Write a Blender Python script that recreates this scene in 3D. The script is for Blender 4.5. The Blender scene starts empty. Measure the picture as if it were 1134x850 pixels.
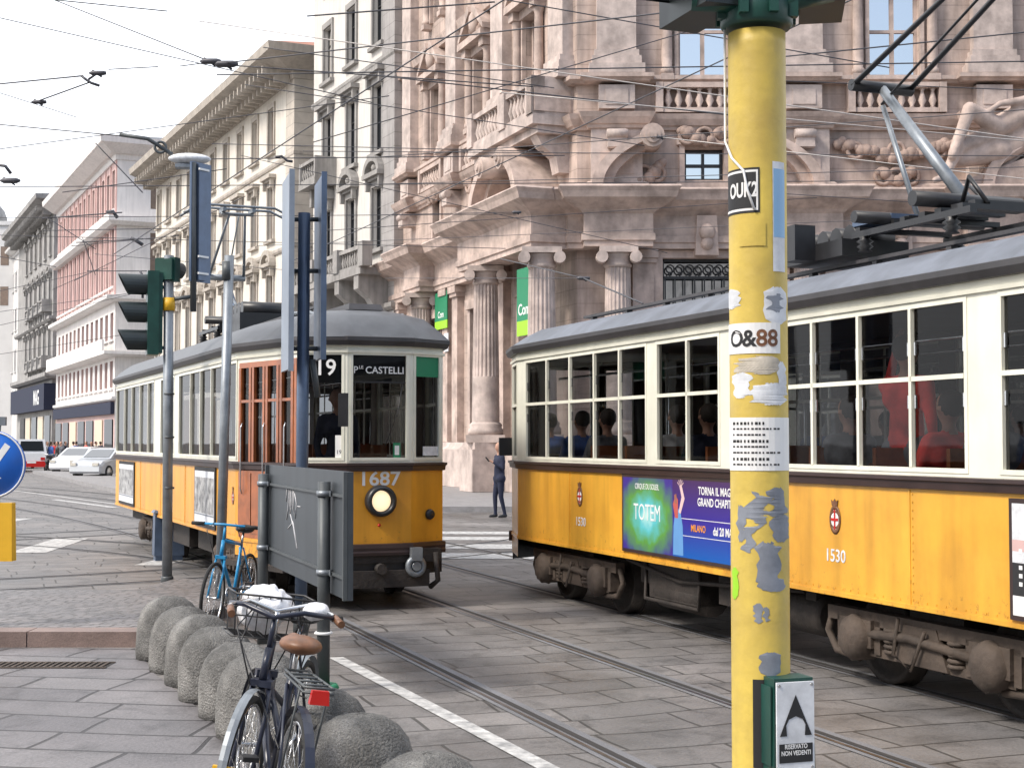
import bpy, math, random
from mathutils import Matrix, Vector
R = math.radians
random.seed(7)
S = bpy.context.scene
COL = S.collection

# ------------------------------------------------------------------ camera, sky, sun, exposure
F, H, HY = 1600.0, 1.8, 488.0
PITCH = math.atan((HY - 425.0) / F)
cam = bpy.data.cameras.new('camera'); camo = bpy.data.objects.new('camera', cam); COL.objects.link(camo)
cam.sensor_width = 36; cam.lens = F / 1134 * 36; cam.clip_end = 3000; cam.clip_start = .05
camo.location = (0, 0, H); camo.rotation_euler = (math.pi / 2 + PITCH, 0, 0)
S.camera = camo
S.render.resolution_x = 1024; S.render.resolution_y = 767
S.view_settings.view_transform = 'Standard'; S.view_settings.look = 'None'
S.view_settings.gamma = 1; S.view_settings.exposure = EXPO = 1.15
SUN_EL, SUN_AZ = R(46), R(238)          # azimuth measured clockwise from +Y
w = bpy.data.worlds.new('World'); S.world = w; w.use_nodes = True
nt = w.node_tree; nt.nodes.clear()
out = nt.nodes.new('ShaderNodeOutputWorld'); bg = nt.nodes.new('ShaderNodeBackground')
sky = nt.nodes.new('ShaderNodeTexSky'); sky.sky_type = 'NISHITA'; sky.sun_disc = False
sky.sun_elevation = SUN_EL; sky.sun_rotation = SUN_AZ; sky.dust_density = 2.5; sky.air_density = 1.1
bg.inputs['Strength'].default_value = .11
# bright cloud deck, thin and broken behind the photographer where blue shows
tc = nt.nodes.new('ShaderNodeTexCoord')
sep = nt.nodes.new('ShaderNodeSeparateXYZ'); nt.links.new(tc.outputs['Generated'], sep.inputs[0])
noi = nt.nodes.new('ShaderNodeTexNoise'); noi.inputs['Scale'].default_value = 2.2; noi.inputs['Detail'].default_value = 8
nt.links.new(tc.outputs['Generated'], noi.inputs['Vector'])
mul = nt.nodes.new('ShaderNodeMath'); mul.operation = 'MULTIPLY_ADD'
nt.links.new(sep.outputs['Y'], mul.inputs[0]); mul.inputs[1].default_value = .55
nt.links.new(noi.outputs['Fac'], mul.inputs[2])
ramp = nt.nodes.new('ShaderNodeValToRGB'); nt.links.new(mul.outputs[0], ramp.inputs[0])
ramp.color_ramp.elements[0].position = .30; ramp.color_ramp.elements[0].color = (.12,) * 3 + (1,)
ramp.color_ramp.elements[1].position = .55; ramp.color_ramp.elements[1].color = (.93,) * 3 + (1,)
mix = nt.nodes.new('ShaderNodeMix'); mix.data_type = 'RGBA'
nt.links.new(ramp.outputs[0], mix.inputs[0]); nt.links.new(sky.outputs[0], mix.inputs[6])
mix.inputs[7].default_value = (7.3, 7.5, 7.9, 1)
nt.links.new(mix.outputs[2], bg.inputs[0]); nt.links.new(bg.outputs[0], out.inputs[0])
sl = bpy.data.lights.new('sun', 'SUN'); sl.energy = 1.5; sl.angle = R(12); sl.color = (1, .94, .85)
so = bpy.data.objects.new('sun', sl); COL.objects.link(so)
sd = Vector((math.sin(SUN_AZ) * math.cos(SUN_EL), math.cos(SUN_AZ) * math.cos(SUN_EL), math.sin(SUN_EL)))
so.rotation_euler = sd.to_track_quat('Z', 'Y').to_euler()

# ------------------------------------------------------------------ helpers
cp, sp = math.cos(PITCH), math.sin(PITCH)
def P(px, py, Y):
    """world point seen at photo pixel (px,py) at distance Y"""
    u = (px - 567) / F; v = (425 - py) / F
    d = Vector((u, cp - v * sp, sp + v * cp)); return Vector((0, 0, H)) + d * (Y / d.y)
def G(px, py, z=0.0):
    u = (px - 567) / F; v = (425 - py) / F
    d = Vector((u, cp - v * sp, sp + v * cp)); return Vector((0, 0, H)) + d * ((z - H) / d.z)

def frame(A, B):
    """x runs A->B, y is the outward normal (left of the run), z up"""
    A = Vector((A[0], A[1], A[2] if len(A) > 2 else 0)); B = Vector((B[0], B[1], A.z))
    x = (B - A).normalized(); y = Vector((-x.y, x.x, 0))
    M = Matrix.Identity(4)
    for i in range(3): M[i][0] = x[i]; M[i][1] = y[i]; M[i][3] = A[i]
    return M

class MB:
    def __init__(s, M=None): s.v = []; s.f = []; s.mi = []; s.M = M; s.cur = 0; s.sm = False; s.sf = []
    def add(s, vs, fs):
        n = len(s.v)
        for p in vs:
            p = Vector(p); s.v.append(s.M @ p if s.M else p)
        for f in fs: s.f.append([n + i for i in f]); s.mi.append(s.cur); s.sf.append(s.sm)
        return s
    def box(s, x0, x1, y0, y1, z0, z1, tx=0, ty=0):
        """tx,ty: inset of the top"""
        return s.add([(x0, y0, z0), (x1, y0, z0), (x1, y1, z0), (x0, y1, z0), (x0 + tx, y0 + ty, z1), (x1 - tx, y0 + ty, z1), (x1 - tx, y1 - ty, z1), (x0 + tx, y1 - ty, z1)],
              [(0, 3, 2, 1), (4, 5, 6, 7), (0, 1, 5, 4), (1, 2, 6, 5), (2, 3, 7, 6), (3, 0, 4, 7)])
    def quad(s, a, b, c, d): return s.add([a, b, c, d], [(0, 1, 2, 3)])
    def tube(s, pts, r, n=8, r1=None, cap=True):
        pts = [Vector(p) for p in pts]; m = len(pts); vs = []; fs = []
        up = None
        for i, p in enumerate(pts):
            d = (pts[min(i + 1, m - 1)] - pts[max(i - 1, 0)]).normalized()
            if up is None: up = Vector((0, 0, 1)) if abs(d.z) < .9 else Vector((1, 0, 0))
            a = d.cross(up).normalized(); b = a.cross(d); up = b
            if isinstance(r, (list, tuple)): rr = r[i]
            else: rr = r if r1 is None else r + (r1 - r) * i / (m - 1)
            for k in range(n):
                t = 2 * math.pi * k / n; vs.append(p + (a * math.cos(t) + b * math.sin(t)) * rr)
        for i in range(m - 1):
            for k in range(n):
                k2 = (k + 1) % n; fs.append((i * n + k, i * n + k2, (i + 1) * n + k2, (i + 1) * n + k))
        sm = s.sm; s.sm = True; 
        nb = len(s.v); s.add(vs, fs); s.sm = sm
        if cap:
            s.f.append([nb + k for k in range(n)][::-1]); s.mi.append(s.cur); s.sf.append(False)
            s.f.append([nb + (m - 1) * n + k for k in range(n)]); s.mi.append(s.cur); s.sf.append(False)
        return s
    def lathe(s, prof, c, axis='z', n=20):
        """prof: (radius, along)"""
        vs = []; fs = []; m = len(prof); c = Vector(c)
        for r, h in prof:
            for k in range(n):
                t = 2 * math.pi * k / n; a, b = r * math.cos(t), r * math.sin(t)
                vs.append(c + Vector({'z': (a, b, h), 'x': (h, a, b), 'y': (b, h, a)}[axis]))
        for i in range(m - 1):
            for k in range(n):
                k2 = (k + 1) % n; fs.append((i * n + k, i * n + k2, (i + 1) * n + k2, (i + 1) * n + k))
        sm = s.sm; s.sm = True; nb = len(s.v); s.add(vs, fs); s.sm = sm
        for row, rev in ((0, True), (m - 1, False)):
            if prof[row][0] > 1e-4:
                l = [nb + row * n + k for k in range(n)]; s.f.append(l[::-1] if rev else l); s.mi.append(s.cur); s.sf.append(False)
        return s
    def torus(s, c, R_, r, axis='y', n=28, m=8, sx=1):
        vs = []; fs = []; c = Vector(c)
        for i in range(n):
            t = 2 * math.pi * i / n
            for k in range(m):
                u = 2 * math.pi * k / m; q = R_ + r * math.cos(u); a, b, h = q * math.cos(t), q * math.sin(t), r * math.sin(u) * sx
                vs.append(c + Vector({'z': (a, b, h), 'x': (h, a, b), 'y': (b, h, a)}[axis]))
        for i in range(n):
            for k in range(m):
                fs.append((i * m + k, i * m + (k + 1) % m, ((i + 1) % n) * m + (k + 1) % m, ((i + 1) % n) * m + k))
        sm = s.sm; s.sm = True; s.add(vs, fs); s.sm = sm; return s
    def ball(s, c, r, n=8, sc=(1, 1, 1)):
        prof = [(max(1e-5, r * math.sin(math.pi * i / n)), -r * math.cos(math.pi * i / n)) for i in range(n + 1)]
        M0 = s.M; T = Matrix.Translation(Vector(c)) @ Matrix.Diagonal((sc[0], sc[1], sc[2], 1))
        s.M = (M0 @ T) if M0 else T; s.lathe(prof, (0, 0, 0), 'z', n + 4); s.M = M0; return s
    def prism(s, poly, y0, y1):
        """poly of (x,z), extruded along y"""
        n = len(poly)
        vs = [(x, y0, z) for x, z in poly] + [(x, y1, z) for x, z in poly]
        fs = [list(range(n)), list(range(n, 2 * n))[::-1]] + [(i, n + i, n + (i + 1) % n, (i + 1) % n) for i in range(n)]
        return s.add(vs, fs)
    def slab(s, poly, z0, z1):
        n = len(poly)
        vs = [(x, y, z0) for x, y in poly] + [(x, y, z1) for x, y in poly]
        fs = [list(range(n))[::-1], list(range(n, 2 * n))] + [(i, (i + 1) % n, n + (i + 1) % n, n + i) for i in range(n)]
        return s.add(vs, fs)
    def wall(s, x0, x1, z0, z1, holes=(), depth=.3, y=0):
        """sheet facing +y with rectangular holes and reveals"""
        xs = sorted(set([x0, x1] + [h[0] for h in holes] + [h[1] for h in holes])); zs = sorted(set([z0, z1] + [h[2] for h in holes] + [h[3] for h in holes]))
        xs = [q for q in xs if x0 <= q <= x1]; zs = [q for q in zs if z0 <= q <= z1]
        for i in range(len(xs) - 1):
            for j in range(len(zs) - 1):
                cx = (xs[i] + xs[i + 1]) / 2; cz = (zs[j] + zs[j + 1]) / 2
                if any(h[0] < cx < h[1] and h[2] < cz < h[3] for h in holes): continue
                s.quad((xs[i], y, zs[j]), (xs[i], y, zs[j + 1]), (xs[i + 1], y, zs[j + 1]), (xs[i + 1], y, zs[j]))
        for a, b, c, d in holes:
            e = y - depth
            s.quad((a, y, c), (b, y, c), (b, e, c), (a, e, c)); s.quad((a, y, d), (a, e, d), (b, e, d), (b, y, d))
            s.quad((a, y, c), (a, e, c), (a, e, d), (a, y, d)); s.quad((b, y, c), (b, y, d), (b, e, d), (b, e, c))
        return s
    def sweep(s, path, prof, closed=False):
        """prof: closed loop of (out,z) moved along the plan path, out = left of the run"""
        pts = [Vector((p[0], p[1])) for p in path]; n = len(pts); m = len(prof); vs = []; fs = []
        for i, p in enumerate(pts):
            a = pts[i - 1] if (i > 0 or closed) else None; b = pts[(i + 1) % n] if (i < n - 1 or closed) else None
            ns = []
            if a is not None: d = (p - a).normalized(); ns.append(Vector((-d.y, d.x)))
            if b is not None: d = (b - p).normalized(); ns.append(Vector((-d.y, d.x)))
            if len(ns) == 2:
                mm = (ns[0] + ns[1]).normalized(); mm = mm / max(.3, mm.dot(ns[0]))
            else: mm = ns[0]
            for o, z in prof: q = p + mm * o; vs.append((q.x, q.y, z))
        for i in range(n if closed else n - 1):
            i2 = (i + 1) % n
            for k in range(m): k2 = (k + 1) % m; fs.append((i * m + k, i2 * m + k, i2 * m + k2, i * m + k2))
        if not closed: fs += [list(range(m)), list(range((n - 1) * m, n * m))[::-1]]
        return s.add(vs, fs)
    def build(s, name, mats, parent=None, loc=None, rz=None, smooth=False):
        me = bpy.data.meshes.new(name); me.from_pydata([tuple(v) for v in s.v], [], s.f)
        if not isinstance(mats, (list, tuple)): mats = [mats]
        for m in mats: me.materials.append(m)
        for p, i, sm in zip(me.polygons, s.mi, s.sf): p.material_index = i; p.use_smooth = sm or smooth
        me.validate()
        o = bpy.data.objects.new(name, me); COL.objects.link(o)
        if parent: o.parent = parent
        if loc is not None: o.location = loc
        if rz is not None: o.rotation_euler = (0, 0, rz)
        return o

def tag(o, label=None, cat=None, group=None, kind=None):
    if label: o['label'] = label
    if cat: o['category'] = cat
    if group: o['group'] = group
    if kind: o['kind'] = kind
    return o
def empty(name, loc=(0, 0, 0), rz=0, label=None, cat=None, group=None, rx=0, ry=0):
    o = bpy.data.objects.new(name, None); COL.objects.link(o); o.location = loc; o.rotation_euler = (rx, ry, rz); o.empty_display_size = .1
    return tag(o, label, cat, group)
def dup(o, parent=None, loc=None, rz=None, label=None):
    c = o.copy(); COL.objects.link(c); c.parent = parent
    if loc is not None: c.location = loc
    if rz is not None: c.rotation_euler = (c.rotation_euler[0], c.rotation_euler[1], rz)
    if label: c['label'] = label
    for ch in o.children: dup(ch, c)
    return c
def freeze(o):
    """replace a modified / text object by its evaluated mesh"""
    dg = bpy.context.evaluated_depsgraph_get(); dg.update()
    me = bpy.data.meshes.new_from_object(o.evaluated_get(dg)); return me

def text(body, size, M, mat, name='lettering', parent=None, bold=0.0, sx=1.0, align='CENTER', depth=.002, bend=None, shear=0):
    """lettering lying in the XY plane of M (x right, y up)"""
    c = bpy.data.curves.new('t', 'FONT'); c.body = body; c.size = size; c.align_x = align; c.align_y = 'CENTER'; c.offset = bold * size; c.extrude = depth; c.shear = shear
    c.resolution_u = 3
    t = bpy.data.objects.new('t', c); COL.objects.link(t); me = freeze(t); bpy.data.objects.remove(t)
    for v in me.vertices:
        v.co.x *= sx
        if bend:                                    # wrap on a vertical cylinder: bend=(radius, angle0)
            r, a0 = bend; a = a0 + v.co.x / r; v.co = Vector((math.sin(a) * (r + .001 + v.co.z), -math.cos(a) * (r + .001 + v.co.z), v.co.y))
    me.transform(M); me.materials.clear(); me.materials.append(mat); me.name = name
    o = bpy.data.objects.new(name, me); COL.objects.link(o); o.parent = parent; return o
def upright(M, x, y, z, flip=False):
    """text matrix on a facade frame M: reads left to right for a viewer outside (outward = +y)"""
    T = M @ Matrix.Translation((x, y, z)); Rm = Matrix(((-1, 0, 0, 0), (0, 0, 1, 0), (0, 1, 0, 0), (0, 0, 0, 1)))
    return T @ Rm

# ------------------------------------------------------------------ materials
def _n(nt, t, **k):
    n = nt.nodes.new(t)
    for a, b in k.items(): setattr(n, a, b)
    return n
def mat(name, col, rough=.6, metal=0, var=.12, vs=3, bump=0, bs=40, streak=0, spec=.5, emit=0, var2=None, joints=None, coat=0, speck=0):
    m = bpy.data.materials.new(name); m.use_nodes = True; nt = m.node_tree; b = nt.nodes['Principled BSDF']; L = nt.links.new
    b.inputs['Roughness'].default_value = rough; b.inputs['Metallic'].default_value = metal; b.inputs['Specular IOR Level'].default_value = spec
    b.inputs['Coat Weight'].default_value = coat; b.inputs['Coat Roughness'].default_value = .12
    tc = _n(nt, 'ShaderNodeTexCoord')
    cur = None
    n1 = _n(nt, 'ShaderNodeTexNoise'); n1.inputs['Scale'].default_value = vs; n1.inputs['Detail'].default_value = 7; n1.inputs['Roughness'].default_value = .62
    L(tc.outputs['Object'], n1.inputs['Vector'])
    r = _n(nt, 'ShaderNodeValToRGB'); r.color_ramp.elements[0].position = .32; r.color_ramp.elements[1].position = .68
    lo = var2 if var2 else tuple(c * (1 - var) for c in col); hi = tuple(min(1, c * (1 + var * .6)) for c in col)
    r.color_ramp.elements[0].color = (*lo, 1); r.color_ramp.elements[1].color = (*hi, 1)
    L(n1.outputs['Fac'], r.inputs[0]); cur = r.outputs[0]
    if streak:
        mp = _n(nt, 'ShaderNodeMapping'); mp.inputs['Scale'].default_value = (1, 1, .12); L(tc.outputs['Object'], mp.inputs[0])
        n2 = _n(nt, 'ShaderNodeTexNoise'); n2.inputs['Scale'].default_value = 5; n2.inputs['Detail'].default_value = 6; L(mp.outputs[0], n2.inputs['Vector'])
        r2 = _n(nt, 'ShaderNodeMapRange'); r2.inputs[1].default_value = .42; r2.inputs[2].default_value = .72; r2.inputs[3].default_value = 1; r2.inputs[4].default_value = 1 - streak; L(n2.outputs['Fac'], r2.inputs[0])
        mx = _n(nt, 'ShaderNodeMix', data_type='RGBA', blend_type='MULTIPLY'); mx.inputs[0].default_value = 1; L(cur, mx.inputs[6]); L(r2.outputs[0], mx.inputs[7]); cur = mx.outputs[2]
    hgt = None
    if speck:
        n3 = _n(nt, 'ShaderNodeTexNoise'); n3.inputs['Scale'].default_value = 150; n3.inputs['Detail'].default_value = 2; L(tc.outputs['Object'], n3.inputs['Vector'])
        r3 = _n(nt, 'ShaderNodeMapRange'); r3.inputs[1].default_value = .35; r3.inputs[2].default_value = .65; r3.inputs[3].default_value = 1 - speck; r3.inputs[4].default_value = 1 + speck * .5; L(n3.outputs['Fac'], r3.inputs[0])
        mx = _n(nt, 'ShaderNodeMix', data_type='RGBA', blend_type='MULTIPLY'); mx.inputs[0].default_value = 1; L(cur, mx.inputs[6]); L(r3.outputs[0], mx.inputs[7]); cur = mx.outputs[2]
    if joints:                                   # (course height, depth of darkening): real sunk joints between stone courses
        sx_ = _n(nt, 'ShaderNodeSeparateXYZ'); L(tc.outputs['Object'], sx_.inputs[0])
        dv = _n(nt, 'ShaderNodeMath', operation='DIVIDE'); L(sx_.outputs['Z'], dv.inputs[0]); dv.inputs[1].default_value = joints[0]
        fr = _n(nt, 'ShaderNodeMath', operation='FRACT'); L(dv.outputs[0], fr.inputs[0])
        lt = _n(nt, 'ShaderNodeMapRange'); L(fr.outputs[0], lt.inputs[0]); lt.inputs[1].default_value = 0; lt.inputs[2].default_value = .07; lt.inputs[3].default_value = 1 - joints[1]; lt.inputs[4].default_value = 1
        mx = _n(nt, 'ShaderNodeMix', data_type='RGBA', blend_type='MULTIPLY'); mx.inputs[0].default_value = 1; L(cur, mx.inputs[6]); L(lt.outputs[0], mx.inputs[7]); cur = mx.outputs[2]; hgt = lt.outputs[0]
    L(cur, b.inputs['Base Color'])
    if bump or hgt:
        n4 = _n(nt, 'ShaderNodeTexNoise'); n4.inputs['Scale'].default_value = bs; n4.inputs['Detail'].default_value = 5; L(tc.outputs['Object'], n4.inputs['Vector'])
        hh = n4.outputs['Fac']
        if hgt:
            ad = _n(nt, 'ShaderNodeMath', operation='MULTIPLY_ADD'); L(hgt, ad.inputs[0]); ad.inputs[1].default_value = 1.6; L(hh, ad.inputs[2]); hh = ad.outputs[0]
        bp = _n(nt, 'ShaderNodeBump'); bp.inputs['Strength'].default_value = bump or .3; bp.inputs['Distance'].default_value = .02; L(hh, bp.inputs['Height']); L(bp.outputs[0], b.inputs['Normal'])
    if rough < .9:
        rr = _n(nt, 'ShaderNodeMapRange'); rr.inputs[3].default_value = max(0.02, rough - .1); rr.inputs[4].default_value = min(1, rough + .12); L(n1.outputs['Fac'], rr.inputs[0]); L(rr.outputs[0], b.inputs['Roughness'])
    if emit: b.inputs['Emission Color'].default_value = (*col, 1); b.inputs['Emission Strength'].default_value = emit
    return m
def plain(name, col, rough=.5, metal=0, emit=0): return mat(name, col, rough, metal, var=.06, vs=8, emit=emit)
def glass(name, tint, ior=1.5, rough=.02, trans=True, base=(.01, .012, .015), gcol=.9):
    m = bpy.data.materials.new(name); m.use_nodes = True; nt = m.node_tree; nt.nodes.clear(); L = nt.links.new
    o = _n(nt, 'ShaderNodeOutputMaterial'); mx = _n(nt, 'ShaderNodeMixShader'); fr = _n(nt, 'ShaderNodeFresnel'); fr.inputs[0].default_value = ior
    gl = _n(nt, 'ShaderNodeBsdfGlossy'); gl.inputs['Roughness'].default_value = rough; gl.inputs[0].default_value = (gcol, gcol, gcol, 1)
    if trans: a = _n(nt, 'ShaderNodeBsdfTransparent'); a.inputs[0].default_value = (*tint, 1)
    else: a = _n(nt, 'ShaderNodeBsdfDiffuse'); a.inputs[0].default_value = (*base, 1)
    tc = _n(nt, 'ShaderNodeTexCoord'); n4 = _n(nt, 'ShaderNodeTexNoise'); n4.inputs['Scale'].default_value = .9; L(tc.outputs['Object'], n4.inputs['Vector'])
    bp = _n(nt, 'ShaderNodeBump'); bp.inputs['Strength'].default_value = .15; bp.inputs['Distance'].default_value = .02; L(n4.outputs['Fac'], bp.inputs['Height']); L(bp.outputs[0], gl.inputs['Normal'])
    L(fr.outputs[0], mx.inputs[0]); L(a.outputs[0], mx.inputs[1]); L(gl.outputs[0], mx.inputs[2]); L(mx.outputs[0], o.inputs[0]); return m

def paving(name, c1, c2, mortar, bw, bh, ang, mort=.012, rough=.55, bump=.5, stain=.45):
    m = bpy.data.materials.new(name); m.use_nodes = True; nt = m.node_tree; b = nt.nodes['Principled BSDF']; L = nt.links.new
    tc = _n(nt, 'ShaderNodeTexCoord'); 
    wob = _n(nt, 'ShaderNodeTexNoise'); wob.inputs['Scale'].default_value = .55; wob.inputs['Detail'].default_value = 1; L(tc.outputs['Object'], wob.inputs['Vector'])
    sb = _n(nt, 'ShaderNodeVectorMath', operation='MULTIPLY_ADD'); L(wob.outputs['Color'], sb.inputs[0]); sb.inputs[1].default_value = (.45, .25, 0); L(tc.outputs['Object'], sb.inputs[2])
    mp = _n(nt, 'ShaderNodeMapping'); mp.inputs['Rotation'].default_value = (0, 0, ang); L(sb.outputs[0], mp.inputs[0])
    br = _n(nt, 'ShaderNodeTexBrick'); L(mp.outputs[0], br.inputs['Vector']); br.inputs['Scale'].default_value = 1; br.inputs['Brick Width'].default_value = bw; br.inputs['Row Height'].default_value = bh
    br.inputs['Mortar Size'].default_value = mort; br.inputs['Mortar Smooth'].default_value = .35; br.inputs['Color1'].default_value = (*c1, 1); br.inputs['Color2'].default_value = (*c2, 1); br.inputs['Mortar'].default_value = (*mortar, 1)
    br.offset = .37; br.squash = .72; br.squash_frequency = 3
    n1 = _n(nt, 'ShaderNodeTexNoise'); n1.inputs['Scale'].default_value = .5; n1.inputs['Detail'].default_value = 9; n1.inputs['Roughness'].default_value = .65; L(tc.outputs['Object'], n1.inputs['Vector'])
    r1 = _n(nt, 'ShaderNodeMapRange'); r1.inputs[1].default_value = .35; r1.inputs[2].default_value = .68; r1.inputs[3].default_value = 1 - stain; r1.inputs[4].default_value = 1.12; L(n1.outputs['Fac'], r1.inputs[0])
    mx = _n(nt, 'ShaderNodeMix', data_type='RGBA', blend_type='MULTIPLY'); mx.inputs[0].default_value = 1; L(br.outputs['Color'], mx.inputs[6]); L(r1.outputs[0], mx.inputs[7])
    n5 = _n(nt, 'ShaderNodeTexNoise'); n5.inputs['Scale'].default_value = 2.3; n5.inputs['Detail'].default_value = 10; n5.inputs['Roughness'].default_value = .75; n5.inputs['Distortion'].default_value = .6; L(tc.outputs['Object'], n5.inputs['Vector'])
    r5 = _n(nt, 'ShaderNodeMapRange'); r5.inputs[1].default_value = .5; r5.inputs[2].default_value = .66; r5.inputs[3].default_value = 1; r5.inputs[4].default_value = .52; L(n5.outputs['Fac'], r5.inputs[0])
    mx5 = _n(nt, 'ShaderNodeMix', data_type='RGBA', blend_type='MULTIPLY'); mx5.inputs[0].default_value = 1; L(mx.outputs[2], mx5.inputs[6]); L(r5.outputs[0], mx5.inputs[7]); mx = mx5
    n2 = _n(nt, 'ShaderNodeTexNoise'); n2.inputs['Scale'].default_value = 45; n2.inputs['Detail'].default_value = 5; L(tc.outputs['Object'], n2.inputs['Vector'])
    r2 = _n(nt, 'ShaderNodeMapRange'); r2.inputs[1].default_value = .3; r2.inputs[2].default_value = .7; r2.inputs[3].default_value = .82; r2.inputs[4].default_value = 1.12; L(n2.outputs['Fac'], r2.inputs[0])
    mx2 = _n(nt, 'ShaderNodeMix', data_type='RGBA', blend_type='MULTIPLY'); mx2.inputs[0].default_value = 1; L(mx.outputs[2], mx2.inputs[6]); L(r2.outputs[0], mx2.inputs[7]); L(mx2.outputs[2], b.inputs['Base Color'])
    rr = _n(nt, 'ShaderNodeMapRange'); rr.inputs[1].default_value = .3; rr.inputs[2].default_value = .7; rr.inputs[3].default_value = rough - .17; rr.inputs[4].default_value = rough + .2; L(n1.outputs['Fac'], rr.inputs[0]); L(rr.outputs[0], b.inputs['Roughness'])
    inv = _n(nt, 'ShaderNodeMath', operation='MULTIPLY_ADD'); L(br.outputs['Fac'], inv.inputs[0]); inv.inputs[1].default_value = -1.2; L(n2.outputs['Fac'], inv.inputs[2])
    bp = _n(nt, 'ShaderNodeBump'); bp.inputs['Strength'].default_value = bump; bp.inputs['Distance'].default_value = .012; L(inv.outputs[0], bp.inputs['Height']); L(bp.outputs[0], b.inputs['Normal'])
    return m

M = {}
M['road'] = paving('road_stone', (.235, .218, .208), (.175, .165, .16), (.06, .055, .05), .95, .46, R(-20), .014, stain=.5)
M['pave'] = paving('pavement_stone', (.25, .232, .232), (.175, .163, .168), (.05, .045, .045), 1.0, .48, R(9), .018)
M['setts'] = paving('sett_stone', (.27, .25, .245), (.19, .18, .18), (.07, .065, .06), .2, .1, R(20), .012)
M['asphalt'] = mat('asphalt', (.17, .17, .18), .75, var=.3, vs=.6, bump=.3, bs=60, speck=.2)
M['kerb'] = mat('pink_granite_kerb', (.25, .18, .155), .6, var=.25, vs=4, bump=.25, bs=50, speck=.2)
M['kerbgrey'] = mat('grey_granite_kerb', (.26, .25, .25), .65, var=.25, vs=4, bump=.25, bs=50, speck=.2)
M['mark'] = mat('worn_road_paint', (.56, .55, .53), .7, var2=(.2, .2, .2), vs=9, bump=.2)
M['steel'] = mat('rail_steel', (.17, .15, .14), .35, .8, var=.35, vs=5)
M['groove'] = plain('rail_groove', (.03, .027, .025), .9)
M['concrete'] = mat('bollard_concrete', (.235, .228, .215), .85, var=.6, vs=3.2, bump=.9, bs=70, speck=.4, streak=.25)
M['pink'] = mat('pink_sandstone', (.465, .365, .315), .8, var=.35, vs=.8, bump=.35, bs=14, streak=.3, joints=(.46, .35))
M['pinkplain'] = mat('pink_sandstone_smooth', (.49, .385, .335), .8, var=.38, vs=1.6, bump=.4, bs=9, streak=.16)
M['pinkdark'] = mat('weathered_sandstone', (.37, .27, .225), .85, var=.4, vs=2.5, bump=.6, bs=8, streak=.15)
M['pinkgrey'] = mat('weathered_sandstone_pale', (.49, .405, .365), .8, var=.38, vs=1.6, bump=.35, bs=12, streak=.15)
M['bwhite'] = mat('pale_render', (.60, .57, .53), .85, var=.1, vs=.4, bump=.1, streak=.15)
M['bgrey'] = mat('grey_stone_trim', (.30, .285, .27), .85, var=.25, vs=1, bump=.3, bs=10, streak=.3)
M['bgreyq'] = mat('grey_stone_quoins', (.33, .31, .30), .85, var=.2, vs=1, bump=.3, bs=10, streak=.2, joints=(.6, .45))
M['cream'] = mat('cream_render', (.66, .615, .545), .85, var=.1, vs=.4, bump=.1, streak=.15)
M['creamtrim'] = mat('cream_stone_trim', (.44, .395, .345), .85, var=.2, vs=1, bump=.3, bs=10, streak=.25)
M['creamq'] = mat('cream_quoins', (.50, .45, .39), .85, var=.2, vs=1, bump=.3, bs=10, joints=(.62, .5))
M['red'] = mat('red_render', (.64, .46, .435), .85, var=.12, vs=.4, streak=.15)
M['redwhite'] = mat('white_stone_facing', (.74, .71, .69), .8, var=.1, vs=.4, streak=.15)
M['greyb'] = mat('grey_ornate_stone', (.34, .33, .32), .85, var=.3, vs=.7, streak=.3)
M['far'] = mat('far_pale_stone', (.6, .59, .58), .85, var=.1, vs=.3)
M['tile'] = mat('terracotta_tiles', (.34, .15, .10), .8, var=.35, vs=3)
M['slate'] = mat('slate_roof', (.09, .095, .11), .6, var=.2, vs=2)
M['shutter'] = mat('brown_shutter', (.19, .14, .11), .7, var=.2, vs=3)
M['wood'] = mat('varnished_wood', (.36, .11, .035), .35, var=.3, vs=7, coat=.3)
M['winglass'] = glass('window_glass', (0, 0, 0), 1.5, .03, False, (.02, .022, .026), gcol=.5)
M['winsky'] = glass('polished_window_glass', (0, 0, 0), 12.0, .02, False, (.02, .03, .04), gcol=.95)
M['carglass'] = glass('car_glass', (0, 0, 0), 1.45, .03, False, (.015, .017, .02), gcol=.3)
M['tramglass'] = glass('tram_glass', (.6, .61, .62), 1.4, .02, gcol=.55)
M['orange'] = mat('orange_tram_paint', (.82, .385, .03), .42, var2=(.68, .30, .022), vs=1.1, streak=.25, coat=.2, bump=.09, bs=2.5)
M['amber'] = mat('amber_tram_paint', (.80, .42, .045), .4, var2=(.62, .29, .03), vs=1.1, streak=.3, coat=.4, bump=.09, bs=2.5)
M['tcream'] = mat('cream_tram_paint', (.80, .785, .67), .42, var2=(.69, .68, .57), vs=1.2, streak=.12, coat=.25)
M['roofgrey'] = mat('tram_roof_canvas', (.14, .155, .185), .6, var=.3, vs=2.5, streak=.2, bump=.15, bs=8)
M['roofdark'] = mat('tram_roof_dark', (.05, .047, .05), .5, var=.4, vs=3)
M['belt'] = mat('dark_brown_belt', (.045, .026, .024), .4, var=.3, vs=3)
M['under'] = mat('grimy_bogie_iron', (.035, .028, .024), .75, var=.5, vs=5, bump=.4, bs=25)
M['underlight'] = mat('dusty_bogie_iron', (.078, .058, .045), .8, var=.45, vs=5, bump=.4, bs=25)
M['black'] = mat('black_paint', (.02, .02, .022), .4, var=.3, vs=5)
M['rubber'] = plain('rubber', (.018, .018, .018), .8)
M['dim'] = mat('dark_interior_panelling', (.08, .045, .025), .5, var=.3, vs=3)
M['galv'] = mat('galvanised_steel', (.27, .295, .32), .45, .55, var=.25, vs=6, streak=.2)
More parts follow.
